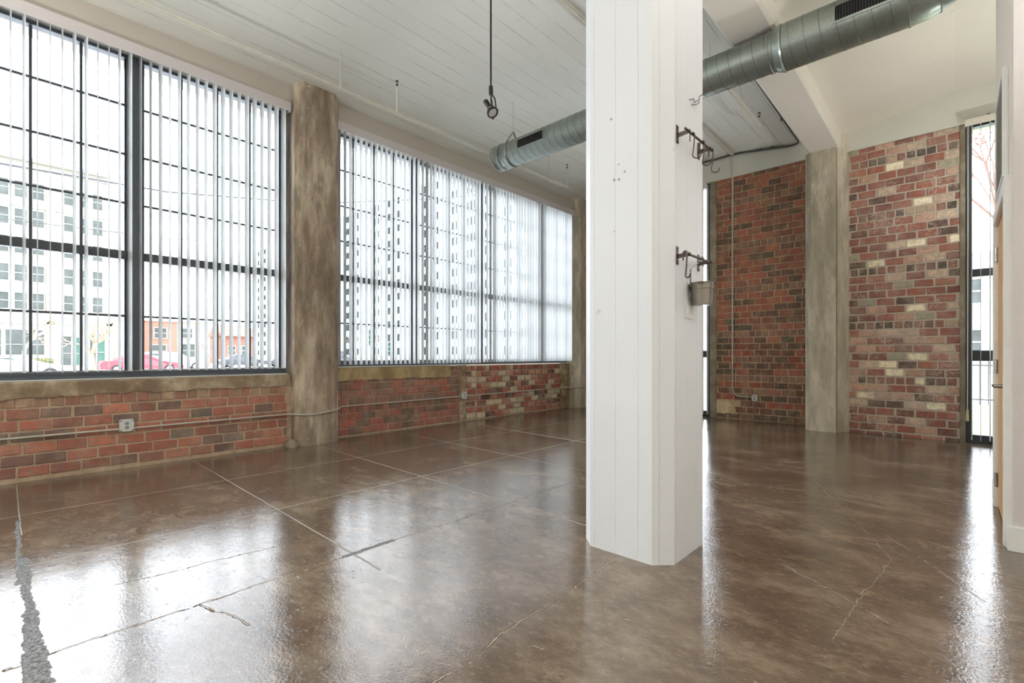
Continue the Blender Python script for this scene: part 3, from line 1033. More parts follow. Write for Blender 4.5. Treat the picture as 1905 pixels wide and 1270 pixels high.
duct = thing('spiral_air_duct', 'round galvanised spiral air duct hung across the room behind the pillar', 'duct', (-2.4, YD, ZD))
O = (-2.4, YD, ZD)
mb = MB(); spiral(mb, -4.62, -1.23, RA, 0.1035); mb.build('duct_run', [M['galv'], M['seam']], duct, O, smooth=True)
mb = MB(); spiral(mb, -1.12, -0.26, RB, 0.115); mb.build('duct_run', [M['galv'], M['seam']], duct, O, smooth=True)
mb = MB()
mb.lathe([(0.0, 0), (RA - 0.012, 0), (RA - 0.004, 0.004), (RA + 0.004, 0.012), (RA + 0.004, 0.05), (RA + 0.001, 0.055), (RA + 0.001, 0.11), (RA + 0.007, 0.116), (RA + 0.007, 0.126), (RA, 0.132), (RA, 0.17)],
         (-4.76, YD, ZD), (1, 0, 0), 56, False)
mb.build('end_cap', M['galv'], duct, O, smooth=True)
mb = MB()
mb.lathe([(RA - 0.01, 0), (RA + 0.008, 0.0), (RA + 0.008, 0.02), (RA + 0.002, 0.024), (RA + 0.003, 0.05), (RA + 0.012, 0.056), (RA + 0.014, 0.066), (RB + 0.004, 0.10), (RB + 0.006, 0.11), (RB - 0.002, 0.125)], (-1.25, YD, ZD), (1, 0, 0), 56, False)
mb.build('reducer_collar', M['galv'], duct, O, smooth=True)
# elbow that turns up into the ceiling
mb = MB()
n_, segs = 56, 5
vs, fs = [], []
for i in range(segs + 1):
    a = math.radians(52) * i / segs
    cx, cz = -0.26 + 0.34 * math.sin(a), ZD + 0.34 * (1 - math.cos(a))
    for k in range(n_):
        th = 2 * PI * k / n_
        for_r = RB * math.sin(th)
        vs.append((cx - for_r * math.sin(a), YD + RB * math.cos(th), cz + for_r * math.cos(a)))
a = math.radians(52)
for k in range(n_):
    th = 2 * PI * k / n_
    fr_ = RB * math.sin(th)
    vs.append((cx - fr_ * math.sin(a) + 0.5 * math.cos(a), YD + RB * math.cos(th), cz + fr_ * math.cos(a) + 0.5 * math.sin(a)))
for i in range(segs + 1):
    for k in range(n_):
        fs.append((i * n_ + k, i * n_ + (k + 1) % n_, (i + 1) * n_ + (k + 1) % n_, (i + 1) * n_ + k))
mb.add(vs, fs)
for i in (0, 2, 4):
    a = math.radians(52) * i / segs
    cx, cz = -0.26 + 0.34 * math.sin(a), ZD + 0.34 * (1 - math.cos(a))
    ring = []
    for k in range(n_):
        th = 2 * PI * k / n_
        q = (RB + 0.002) * math.sin(th)
        ring.append((cx - q * math.sin(a), YD + (RB + 0.002) * math.cos(th), cz + q * math.cos(a)))
    mb.tube(ring, 0.006, 6, closed=True)
mb.build('elbow', M['galv'], duct, O, smooth=True)


def register(x0, x1, r, slats):
    """supply register on the room-facing side of the duct"""
    def P(x, e, rr_):
        return (x, YD - rr_ * math.cos(e), ZD + rr_ * math.sin(e))
    e0, e1 = math.radians(-15), math.radians(20)
    mb = MB()
    rr_ = r + 0.010
    w_ = 0.016
    de = w_ / r
    def strip(xa, xb, ea, eb, ro, ri):
        m = 6
        vs, fs = [], []
        for i in range(m + 1):
            e = ea + (eb - ea) * i / m
            vs += [P(xa, e, ri), P(xa, e, ro), P(xb, e, ro), P(xb, e, ri)]
        for i in range(m):
            for k in range(4):
                fs.append((i * 4 + k, i * 4 + (k + 1) % 4, i * 4 + 4 + (k + 1) % 4, i * 4 + 4 + k))
        fs += [(0, 1, 2, 3), (m * 4 + 3, m * 4 + 2, m * 4 + 1, m * 4)]
        mb.add(vs, fs)
    strip(x0, x1, e0 - de, e0, rr_, r - 0.002); strip(x0, x1, e1, e1 + de, rr_, r - 0.002)
    strip(x0, x0 + w_, e0, e1, rr_, r - 0.002); strip(x1 - w_, x1, e0, e1, rr_, r - 0.002)
    f_ = mb.build('register_frame', M['galv'], duct, O)
    mb = MB(); strip(x0 + w_, x1 - w_, e0, e1, r + 0.0055, r + 0.002)
    mb.build('register_opening', M['void'], f_, O)
    mb = MB()
    if slats:
        x = x0 + w_ + 0.012
        while x < x1 - w_ - 0.005:
            strip(x, x + 0.004, e0, e1, r + 0.010, r + 0.004)
            x += 0.019
    else:
        for t in (0.33, 0.66):
            e = e0 + (e1 - e0) * t
            strip(x0 + w_, x1 - w_, e - 0.006, e + 0.006, r + 0.008, r + 0.004)
    mb.build('register_louvres', M['frame_dark'], f_, O)
register(-4.25, -3.79, RA, False)
register(-0.735, -0.285, RB, True)
# hanger at the free end
hx = -4.47
mb = MB()
ring = [(hx, YD + (RA + 0.005) * math.cos(q), ZD + (RA + 0.005) * math.sin(q)) for q in [math.radians(40 - 10 * i) for i in range(0, 27)]]
apex = (hx, YD, ZD + 0.30)
pts = [apex] + ring + [apex]
for off in (-0.010, 0.0, 0.010):
    mb.tube([(p[0] + off, p[1], p[2]) for p in pts], 0.0055, 6)
mb.build('hanger_strap', M['galv'], duct, O)
mb = MB().tube([(hx, YD, ZD + 0.285), (hx, YD, 4.605)], 0.005, 8)
mb.build('hanger_rod', M['conduit_white'], duct, O)
mb = MB().tube([(-1.9, YD - 0.1, ZD + 0.12), (-1.9, YD - 0.1, 4.52)], 0.005, 8)
mb.build('hanger_rod', M['conduit_white'], duct, O)


# ------------------------------------------------------------------ sprinkler pipes
def upright(mbp, mbh, x, y, z, h):
    mbp.tube([(x, y, z), (x, y, z + h)], 0.013, 10)
    mbp.lathe([(0.022, 0), (0.022, 0.03)], (x, y, z + 0.012), (0, 0, 1), 10)
    mbp.lathe([(0.024, -0.03), (0.024, 0.03)], (x, y, z), (0, 1, 0), 10)
    b = z + h
    mbh.lathe([(0.013, 0), (0.013, 0.02), (0.007, 0.022), (0.006, 0.03)], (x, y, b), (0, 0, 1), 10)
    mbh.tube([(x - 0.012, y, b + 0.02), (x - 0.016, y, b + 0.045), (x, y, b + 0.066)], 0.003, 6)
    mbh.tube([(x + 0.012, y, b + 0.02), (x + 0.016, y, b + 0.045), (x, y, b + 0.066)], 0.003, 6)
    mbh.lathe([(0.019, 0), (0.019, 0.003)], (x, y, b + 0.066), (0, 0, 1), 12)


XS, ZS = -5.04, 4.08
sp = thing('sprinkler_pipe', 'thin white sprinkler pipe hung under the ceiling along the big windows', 'pipe', (XS, 3, ZS))
O = (XS, 3, ZS)
mb = MB().tube([(XS, -6.2, ZS), (XS, 6.92, ZS)], 0.018, 12); mb.build('pipe', M['conduit_white'], sp, O, smooth=True)
for y in (3.36, 6.88):
    p, h = MB(), MB()
    upright(p, h, XS, y, ZS, 0.33)
    po = p.build('riser', M['conduit_white'], sp, O, smooth=True)
    h.build('sprinkler_head', M['bronze'], po, O)
for y in (2.62, 6.36, -0.6):
    p = MB().tube([(XS, y, ZS + 0.01), (XS, y, 4.56)], 0.0045, 8)
    p.lathe([(0.026, -0.012), (0.026, 0.012)], (XS, y, ZS), (0, 1, 0), 12)
    p.tube([(XS, y, ZS + 0.02), (XS, y, ZS + 0.06)], 0.009, 8)
    p.build('hanger_rod', M['conduit_white'], sp, O)
XS2, ZS2 = -1.965, 4.25
sp = thing('sprinkler_pipe', 'white sprinkler branch pipe between the duct and the grey concrete column', 'pipe', (XS2, 5, ZS2))
O = (XS2, 5, ZS2)
MB().tube([(XS2, 5.15, ZS2), (XS2, 7.15, ZS2)], 0.024, 12).build('pipe', M['conduit_white'], sp, O, smooth=True)
p, h = MB(), MB()
upright(p, h, XS2, 7.1, ZS2, 0.10)
po = p.build('riser', M['conduit_white'], sp, O, smooth=True)
h.build('sprinkler_head', M['bronze'], po, O)
MB().tube([(XS2, 6.3, ZS2), (XS2, 6.3, 4.52)], 0.005, 8).build('hanger_rod', M['conduit_white'], sp, O)
MB().tube([(XS2, 5.3, ZS2), (XS2, 5.3, 4.52)], 0.005, 8).build('hanger_rod', M['conduit_white'], sp, O)


# ------------------------------------------------------------------ conduits and outlets
def arc(p0, p1, p2, n=6):
    p0, p1, p2 = Vector(p0), Vector(p1), Vector(p2)
    return [((1 - t) ** 2) * p0 + 2 * t * (1 - t) * p1 + t * t * p2 for t in [i / n for i in range(n + 1)]]


XC = -5.918
c = thing('conduit', 'galvanised conduit along low brick wall under the nearer window', 'conduit', (XC, 0, 0.39))
O = (XC, 0, 0.39)
MB().tube([(XC, -2.7, 0.395), (XC, 0.81, 0.388)], 0.0105, 10).build('pipe', M['conduit'], c, O, smooth=True)
pts = [(XC, 0.925, 0.388), (XC, 2.30, 0.390)] + arc((XC, 2.34, 0.39), (XC, 2.44, 0.39), (-5.80, 2.50, 0.385))[1:] + arc((-5.775, 2.56, 0.382), (-5.762, 2.6, 0.38), (-5.762, 2.70, 0.381)) + [(-5.762, 2.86, 0.40)]
pts += arc((-5.762, 2.88, 0.403), (-5.765, 2.97, 0.417), (-5.84, 3.03, 0.42)) + [(-5.985, 3.12, 0.42)]
MB().tube(pts, 0.0105, 10).build('pipe', M['conduit'], c, O, smooth=True)
c = thing('conduit', 'galvanised conduit along low brick wall under the farther window', 'conduit', (-5.985, 4, 0.42))
O = (-5.985, 4, 0.42)
MB().tube([(-5.985, 3.12, 0.42), (-5.985, 5.225, 0.425)], 0.0105, 10).build('pipe', M['conduit'], c, O, smooth=True)
pts = [(-5.985, 5.36, 0.425), (-5.985, 8.0, 0.43)] + arc((-5.97, 8.1, 0.43), (-5.9, 8.25, 0.43), (-5.80, 8.30, 0.43)) + [(-5.765, 8.36, 0.43), (-5.765, 8.86, 0.43)]
MB().tube(pts, 0.0105, 10).build('pipe', M['conduit'], c, O, smooth=True)


def outlet(label, pos, axis, w, h, dpt, duplex, group=None):
    """axis 'x': faces +X; 'y': faces -Y"""
    t = thing('electrical_outlet', label, 'electrical outlet', pos, group)
    def bx(mb, a0, a1, z0, z1, d0, d1, bev=0.0):
        if axis == 'x':
            mb.box(pos[0] + d0, pos[0] + d1, pos[1] + a0, pos[1] + a1, pos[2] + z0, pos[2] + z1, bev)
        else:
            mb.box(pos[0] + a0, pos[0] + a1, pos[1] - d1, pos[1] - d0, pos[2] + z0, pos[2] + z1, bev)
    mb = MB(); bx(mb, -w / 2, w / 2, -h / 2, h / 2, 0, dpt, 0.006); mb.build('back_box', M['box'], t, pos)
    mb = MB(); bx(mb, -w / 2 + 0.002, w / 2 - 0.002, -h / 2 + 0.002, h / 2 - 0.002, dpt, dpt + 0.004, 0.0015); cv = mb.build('cover_plate', M['box'], t, pos)
    A = (1, 0, 0) if axis == 'x' else (0, -1, 0)
    def pt(a, z, d_):
        return (pos[0] + d_, pos[1] + a, pos[2] + z) if axis == 'x' else (pos[0] + a, pos[1] - d_, pos[2] + z)
    for z in (0.02, -0.02):
        s_ = MB().lathe([(0.0165, 0), (0.0165, 0.0035), (0.015, 0.0045)], pt(0, z, dpt + 0.003), A, 20)
        so = s_.build('socket', M['socket'], cv, pos)
    for z in (0.02, -0.02):
        s_ = MB()
        for a in (-0.0065, 0.0065):
            bx(s_, a - 0.0012, a + 0.0012, z + 0.001, z + 0.009, dpt + 0.0065, dpt + 0.0082)
        s_.lathe([(0.0025, 0), (0.0025, 0.001)], pt(0, z - 0.007, dpt + 0.0072), A, 8)
        s_.build('socket_slots', M['void'], cv, pos)
    for a in (-w / 2 + 0.011, w / 2 - 0.011):
        for z in (-h / 2 + 0.011, h / 2 - 0.011):
            s_ = MB().lathe([(0.006, 0), (0.006, 0.003), (0.004, 0.004)], pt(a, z, dpt + 0.003), A, 10)
            s_.build('screw', M['iron'], cv, pos)
    return t
outlet('square metal outlet box on red brick under the nearer window', (-5.938, 0.868, 0.42), 'x', 0.112, 0.118, 0.038, True)
outlet('small metal outlet box on the patched wall under the farther window', (-6.008, 5.295, 0.435), 'x', 0.10, 0.118, 0.038, True)
outlet('small metal outlet box low on the dark red back wall', (-2.478, 8.722, 0.385), 'y', 0.092, 0.105, 0.038, True)

c = thing('conduit', 'white painted conduit dropping down the dark red brick wall', 'conduit', (-2.836, 8.705, 2))
O = (-2.836, 8.705, 2)
MB().tube([(-2.836, 8.70, 4.545), (-2.836, 8.70, 0.95)], 0.0125, 10).build('pipe', M['conduit_white'], c, O, smooth=True)
MB().tube([(-2.836, 8.70, 0.95), (-2.836, 8.70, 0.56)] + arc((-2.836, 8.70, 0.55), (-2.836, 8.70, 0.40), (-2.70, 8.70, 0.395)) + [(-2.52, 8.70, 0.392)], 0.0115, 10).build('elbow', M['conduit'], c, O, smooth=True)
c = thing('conduit', 'dark conduit along ceiling edge of the beam and above dark brick wall', 'conduit', (-1.8, 7, 4.45))
O = (-1.8, 7, 4.45)
pts = [(-1.72, -6.0, 4.455), (-1.76, 4.6, 4.455), (-1.80, 8.45, 4.462)] + arc((-1.80, 8.52, 4.462), (-1.80, 8.685, 4.46), (-1.98, 8.685, 4.475)) + [(-2.72, 8.685, 4.575), (-2.9, 8.685, 4.578), (-4.6, 8.685, 4.575)]
pc = MB().tube(pts, 0.017, 10).build('pipe', M['conduit_dark'], c, O, smooth=True)
mb = MB()
for p_ in [(-1.735, 1.2, 4.455), (-1.752, 3.3, 4.455), (-1.775, 5.9, 4.458), (-1.79, 7.6, 4.46)]:
    mb.box(p_[0] - 0.035, p_[0] + 0.035, p_[1] - 0.012, p_[1] + 0.012, p_[2] - 0.02, p_[2] + 0.03, 0.004)
for x_ in (-2.2, -3.4):
    mb.box(x_ - 0.012, x_ + 0.012, 8.66, 8.72, 4.50, 4.56, 0.004)
mb.build('clamps', M['conduit_dark'], c, O)
c = thing('conduit', 'white conduit run across board-marked ceiling between duct and back wall', 'conduit', (-2.82, 6, 4.59))
O = (-2.82, 6, 4.59)
MB().box(-2.85, -2.80, -6.2, 8.66, 4.56, 4.599, 0.008).build('pipe', M['conduit_white'], c, O)

# ------------------------------------------------------------------ pendant spotlight
PX, PY = -2.63, 2.60
pz = 3.17
s = thing('pendant_spotlight', 'black gimbal spotlight on a long rod from the ceiling', 'spotlight', (PX, PY, 4.6))
O = (PX, PY, 4.6)
MB().tube([(PX, PY, 4.6), (PX, PY, pz)], 0.0075, 10).build('rod', M['black'], s, O, smooth=True)
MB().lathe([(0.05, 0), (0.05, -0.02), (0.012, -0.035)], (PX, PY, 4.6), (0, 0, 1), 20).build('canopy', M['black'], s, O, smooth=True)
MB().lathe([(0.012, 0.012), (0.017, 0.005), (0.017, -0.055), (0.012, -0.062)], (PX, PY, pz), (0, 0, 1), 16).build('connector', M['black'], s, O, smooth=True)
Rv = Vector((math.cos(math.radians(42.8)), math.sin(math.radians(42.8)), 0))   # direction across the room, left to right
Fv = Vector((-Rv.y, Rv.x, 0))
base = Vector((PX, PY, pz - 0.055))
axis = (Rv * 0.42 - Vector((0, 0, 1)) * 0.82 - Fv * 0.38).normalized()
lens_c = base + Rv * 0.014 + Vector((0, 0, -0.145)) - Fv * 0.01
side = axis.cross(Fv).normalized()
side = (Rv - axis * Rv.dot(axis)).normalized()
sid2 = axis.cross(side).normalized()
mb = MB()
mb.lathe([(0.036, -0.022), (0.044, -0.014), (0.046, 0.006), (0.042, 0.010), (0.036, 0.006)], lens_c, axis, 28, False)
mb.build('bezel_ring', M['black'], s, O, smooth=True)
mb = MB().lathe([(0.010, -0.028), (0.034, -0.006), (0.037, 0.001), (0.030, 0.004), (0.0, 0.006)], lens_c, axis, 28, False)
mb.build('lamp_lens', M['lens'], s, O, smooth=True)
mb = MB().lathe([(0.034, -0.015), (0.024, -0.045), (0.016, -0.062)], lens_c, axis, 20, False)
mb.build('reflector_bowl', M['steel'], s, O, smooth=True)
mb = MB().lathe([(0.016, -0.060), (0.019, -0.066), (0.021, -0.12), (0.023, -0.126), (0.022, -0.135), (0.0, -0.137)], lens_c, axis, 20, False)
mb.build('lamp_socket', M['black'], s, O, smooth=True)
mb = MB()
for sg in (1, -1):
    q = lens_c + sid2 * sg * 0.044
    mb.tube([base, base + sid2 * sg * 0.020 + Vector((0, 0, -0.02)), q * 0.6 + base * 0.4 + sid2 * sg * 0.012, q], 0.006, 8)
    mb.lathe([(0.009, -0.006), (0.009, 0.010)], q, sid2 * sg, 10)
mb.tube([base + Rv * 0.008, base + Rv * 0.03 + Vector((0, 0, -0.03)), base + Rv * 0.036 + Vector((0, 0, -0.07)), lens_c + side * 0.036 - axis * 0.01], 0.0055, 8)
mb.build('yoke', M['black'], s, O, smooth=True)

# ------------------------------------------------------------------ pot racks, hooks, pail, switch
XF = -1.081


def rack(label, z, y0=2.455, y1=2.80, xb=-1.018):
    t = thing('pot_rack', label, 'pot rack', (XF, (y0 + y1) / 2, z))
    O = (XF, (y0 + y1) / 2, z)
    MB().tube([(xb, y0 - 0.045, z), (xb, y1 - 0.02, z)], 0.0065, 12).build('bar', M['iron'], t, O, smooth=True)
    for y in (y0, y1 - 0.06):
        mb = MB()
        mb.box(XF, XF + 0.004, y - 0.013, y + 0.013, z - 0.045, z + 0.05, 0.001)
        mb.add([(XF + 0.003, y - 0.003, z - 0.014), (XF + 0.003, y - 0.003, z + 0.009), (xb + 0.006, y - 0.003, z + 0.010), (xb + 0.011, y - 0.003, z), (xb + 0.004, y - 0.003, z - 0.009),
                (XF + 0.003, y + 0.003, z - 0.014), (XF + 0.003, y + 0.003, z + 0.009), (xb + 0.006, y + 0.003, z + 0.010), (xb + 0.011, y + 0.003, z), (xb + 0.004, y + 0.003, z - 0.009)],
               [(0, 1, 2, 3, 4), (9, 8, 7, 6, 5), (0, 5, 6, 1), (1, 6, 7, 2), (2, 7, 8, 3), (3, 8, 9, 4), (4, 9, 5, 0)])
        mb.lathe([(0.004, 0), (0.004, 0.003)], (XF + 0.004, y, z + 0.036), (1, 0, 0), 8)
        mb.lathe([(0.004, 0), (0.004, 0.003)], (XF + 0.004, y, z - 0.036), (1, 0, 0), 8)
        mb.build('bracket', M['iron'], t, O)
    return t
rack('upper metal pot rack bar on the right face of the white pillar', 2.268)
rack('lower metal pot rack bar on the right face of the white pillar', 1.627)


def s_hook(label, y, z, xb=-1.018, tilt=0.0, big=0.040, length=0.125, r=0.003):
    """hook over a bar: small loop above, long shank, open curve below"""
    pts = []
    rs = 0.0115
    for i in range(9):
        a = math.radians(200 - 25 * i)
        pts.append((rs * math.cos(a), rs * math.sin(a)))
    pts = [(-rs, -0.035)] + pts[1:8]
    end = (rs, -0.01)
    pts.append(end)
    pts.append((rs - 0.004, -length * 0.55))
    cx = rs - 0.008 + big * 0.5
    for i in range(9):
        a = math.radians(180 + 24 * i)
        pts.append((cx + big * 0.55 * math.cos(a), -length + big * 0.5 + big * 0.55 * math.sin(a)))
    c_, s_ = math.cos(tilt), math.sin(tilt)
    P = [(xb + u * c_ , y + u * s_, z + v - 0.0025) for u, v in pts]
    o = MB().tube(P, r, 8)
    return tag(o.build('pot_hook', M['iron'], None, (xb, y, z), smooth=True), label, 'hook', 'steel hooks hanging from the pot racks')
s_hook('steel hook hanging from the upper rack bar, closest to the viewer', 2.50, 2.268 + 0.0, tilt=math.radians(25))
s_hook('steel hook in the middle of the upper rack bar', 2.635, 2.268, tilt=math.radians(25))
s_hook('steel hook at the far end of the upper rack bar', 2.765, 2.268, tilt=math.radians(35))
s_hook('thin steel hook at the far end of the lower rack bar, behind the pail', 2.745, 1.627, tilt=math.radians(40), length=0.11, r=0.002)
s_hook('steel hook at the near end of the lower rack bar', 2.408, 1.627, tilt=math.radians(-12), length=0.125, big=0.026, r=0.0042)

PYL, PXL = 2.63, -1.018
zt_, zb_ = 1.497, 1.375
pl = thing('metal_pail', 'small stainless steel pail hanging from the lower rack bar', 'pail', (PXL, PYL, zb_))
O = (PXL, PYL, zb_)
mb = MB().lathe([(0.0, 0.0), (0.050, 0.0), (0.0535, 0.003), (0.057, 0.085), (0.060, 0.088), (0.0605, 0.118), (0.062, 0.1215), (0.0605, 0.1235), (0.0585, 0.121), (0.057, 0.09), (0.052, 0.006), (0.0, 0.004)], (PXL, PYL, zb_), (0, 0, 1), 40, False)
mb.build('pail_body', M['steel'], pl, O, smooth=True)
mb = MB()
for off in (0, ):
    a = Vector((PXL - 0.045, PYL - 0.042, zt_ - 0.02)); b_ = Vector((PXL - 0.045, PYL - 0.042, 1.572)); c_ = Vector((PXL + 0.002, PYL + 0.0, 1.622))
    hw = Vector((0.005, -0.005, 0)); th = Vector((0.001, 0.001, 0))
    for p0, p1 in ((a, b_), (b_, c_)):
        vs = [p0 - hw - th, p0 + hw - th, p0 + hw + th, p0 - hw + th, p1 - hw - th, p1 + hw - th, p1 + hw + th, p1 - hw + th]
        mb.add([tuple(v) for v in vs], [(0, 1, 2, 3), (7, 6, 5, 4), (0, 4, 5, 1), (1, 5, 6, 2), (2, 6, 7, 3), (3, 7, 4, 0)])
mb.tube([(PXL - 0.012, PYL, 1.60)] + [(PXL + 0.0125 * math.cos(math.radians(200 - 28 * i)), PYL, 1.627 + 0.0125 * math.sin(math.radians(200 - 28 * i))) for i in range(8)] + [(PXL + 0.004, PYL + 0.01, 1.585)], 0.0025, 8)
mb.build('hanging_strap', M['steel'], pl, O)

sw = thing('light_switch', 'white double switch plate on the right face of the white pillar', 'light switch', (XF, 2.605, 1.362))
O = (XF, 2.605, 1.362)
MB().box(XF, XF + 0.006, 2.548, 2.662, 1.304, 1.42, 0.002).build('switch_plate', M['trimw'], sw, O)
for y in (2.58, 2.63):
    MB().box(XF + 0.006, XF + 0.009, y - 0.017, y + 0.017, 1.329, 1.395, 0.001).build('rocker', M['trimw'], sw, O)

w_ = MB()
w_.tube([(XF + 0.001, 2.61, 2.515), (XF + 0.018, 2.63, 2.522), (XF + 0.012, 2.66, 2.515), (XF + 0.03, 2.68, 2.535), (XF + 0.02, 2.70, 2.56), (XF + 0.034, 2.715, 2.575)], 0.0022, 6)
w_.tube([(XF + 0.001, 2.64, 2.50), (XF + 0.02, 2.66, 2.50), (XF + 0.02, 2.70, 2.525), (XF + 0.012, 2.72, 2.55)], 0.0022, 6)
tag(w_.build('wire_stub', M['iron'], None, (XF, 2.65, 2.52), smooth=True), 'short twisted wire stub poking from the pillar above the racks', 'wire')
# drilled anchor holes left in the pillar's front face
rr = random.Random(2)
for i, (x, z, r_, lb) in enumerate([(-1.41, 2.42, 0.006, 'grey anchor hole highest on the front of the white pillar'), (-1.36, 2.07, 0.006, 'dark anchor hole in the middle of the low cluster on the white pillar'), (-1.39, 2.075, 0.007, 'pale anchor hole at the left of the low cluster on the white pillar'), (-1.325, 2.105, 0.0055, 'anchor hole at the right of the low cluster on the white pillar'), (-1.362, 2.155, 0.004, 'small anchor hole just above the cluster on the white pillar'), (-1.39, 1.79, 0.003, 'tiny anchor hole alone, lowest on the front of the white pillar')]):
    mb = MB().lathe([(r_ * 1.2, 0), (r_ * 0.8, 0.0022), (0, 0.0015)], (x, 2.337, z), (0, -1, 0), 9, False)
    tag(mb.build('anchor_hole', M['socket'], None, (x, 2.337, z)), lb, 'hole', 'filled anchor holes in the white pillar')

# small hardened mortar lump on the floor by the column
mb = MB()
rr = random.Random(8)
vs, fs = [], []
nr, nk = 6, 14
for i in range(nr + 1):
    e = PI / 2 * i / nr
    for k in range(nk):
        q = 2 * PI * k / nk
        r_ = 0.085 * math.cos(e) * rr.uniform(0.85, 1.1)
        vs.append((-5.85 + r_ * 0.9 * math.cos(q), 2.42 + r_ * math.sin(q) * 0.9, 0.095 * math.sin(e) * rr.uniform(0.9, 1.05)))
for i in range(nr):
    for k in range(nk):
        fs.append((i * nk + k, i * nk + (k + 1) % nk, (i + 1) * nk + (k + 1) % nk, (i + 1) * nk + k))
mb.add(vs, fs)
tag(mb.build('mortar_lump', M['blockc'], None, (-5.85, 2.42, 0), smooth=True), 'pale lump of hardened mortar at foot of the brown column', 'mortar lump')

# ------------------------------------------------------------------ unseen uplights added to brighten the ceiling and walls
def fill_lamp(label, x, y, watt, h=1.86):
    t = thing('added_fill_lamp', label, 'fill lamp', (x, y, 0), 'added fill lamps out of view')
    O = (x, y, 0)
    MB().lathe([(0.0, 0), (0.15, 0), (0.155, 0.012), (0.04, 0.03), (0.012, 0.05)], O, (0, 0, 1), 28, False).build('base', M['black'], t, O, smooth=True)
    MB().tube([(x, y, 0.03), (x, y, h - 0.08)], 0.012, 12).build('pole', M['black'], t, O, smooth=True)
    MB().lathe([(0.0, -0.10), (0.03, -0.10), (0.10, -0.06), (0.17, 0.0), (0.172, 0.0), (0.10, -0.055), (0.03, -0.09), (0.0, -0.09)], (x, y, h), (0, 0, 1), 32, False).build('lamp_shade', M['trimw'], t, O, smooth=True)
    l = bpy.data.lights.new('added_fill_bulb', 'SPOT')
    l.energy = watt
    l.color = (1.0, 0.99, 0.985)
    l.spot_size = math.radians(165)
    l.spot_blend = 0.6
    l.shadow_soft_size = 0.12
    lo = bpy.data.objects.new('added_fill_bulb', l)
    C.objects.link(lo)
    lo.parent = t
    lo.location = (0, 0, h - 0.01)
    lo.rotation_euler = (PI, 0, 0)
fill_lamp('added black fill lamp left behind the viewer by the big window', -3.9, -3.0, 640)
fill_lamp('added black fill lamp straight behind the viewer', -0.8, -3.4, 760)
fill_lamp('added black fill lamp right behind the viewer', 1.7, -0.9, 130)
fill_lamp('added black fill lamp in front of the light grey wall', 2.0, 2.7, 310)
fill_lamp('added black fill lamp in the recess beyond the door', 1.1, 6.6, 125)

# ------------------------------------------------------------------ outside
GZ = -0.2
MO = dict(
    street=m_concrete('pale_asphalt', S(196, 196, 196), S(205, 205, 204), S(214, 214, 212), vert=1.0, scale=0.2),
    lawn=plain('lawn_green', S(120, 142, 78), 0.9, var=0.25, scale=3),
    cream=m_paint('cream_terracotta_facade', S(156, 151, 140), 0.1, 4, 0.8),
    creamtrim=plain('cream_facade_trim', S(160, 152, 138), 0.8),
    greybrick=plain('grey_side_brick', S(140, 136, 130), 0.9, var=0.15, scale=2),
    redb=plain('red_facade_brick', S(142, 96, 80), 0.9, var=0.15, scale=3),
    stone=plain('pale_stone_facade', S(156, 140, 124), 0.9),
    tower=plain('white_tower_concrete', S(160, 160, 158), 0.9, var=0.04, scale=0.4),
    pane=plain('facade_window_glass', S(72, 76, 74), 0.6, var=0.3, scale=0.6, spec=0.1),
    pane_dark=plain('tower_window_glass', S(34, 36, 34), 0.7, var=0.3, scale=0.3, spec=0.05),
    pane_green=plain('green_shopfront_glass', S(64, 92, 82), 0.6, var=0.2, scale=0.6, spec=0.1),
    bark=plain('pale_bark', S(150, 134, 112), 0.9, var=0.2, scale=4),
    barkr=plain('red_budded_bark', S(128, 100, 92), 0.9, var=0.2, scale=4),
    bud=plain('red_buds', S(176, 96, 84), 0.9, var=0.2, scale=4),
    hedge=plain('olive_hedge_leaves', S(120, 122, 78), 0.9, var=0.3, scale=5),
    red=plain('red_car_paint', S(190, 46, 56), 0.25),
    silver=plain('silver_car_paint', S(170, 172, 176), 0.25, 0.3),
    dark=plain('charcoal_car_paint', S(58, 60, 66), 0.25, 0.3),
    sand=plain('beige_car_paint', S(160, 146, 122), 0.3),
    tyre=plain('black_rubber', S(30, 30, 30), 0.8),
    cable=plain('black_cable', S(46, 46, 48), 0.6),
    steelp=plain('grey_steel_post', S(110, 112, 114), 0.5, 0.4),
    sig_green=plain('green_signal_housing', S(50, 88, 70), 0.5),
    fence=plain('dark_iron_fence', S(60, 60, 60), 0.6),
    white=plain('white_render', S(190, 188, 184), 0.8),
)
mb = MB()
mb.add([(-300, -250, GZ), (200, -250, GZ), (200, 250, GZ), (-300, 250, GZ)], [(0, 1, 2, 3)])
struct(mb, 'street', MO['street'], 'pale street and pavement outside the windows', 'street')
mb = MB().box(-3, 9, 9.3, 17.2, GZ - 0.02, GZ + 0.03)
struct(mb, 'lawn', MO['lawn'], 'strip of green lawn outside the right-hand narrow window', 'lawn')


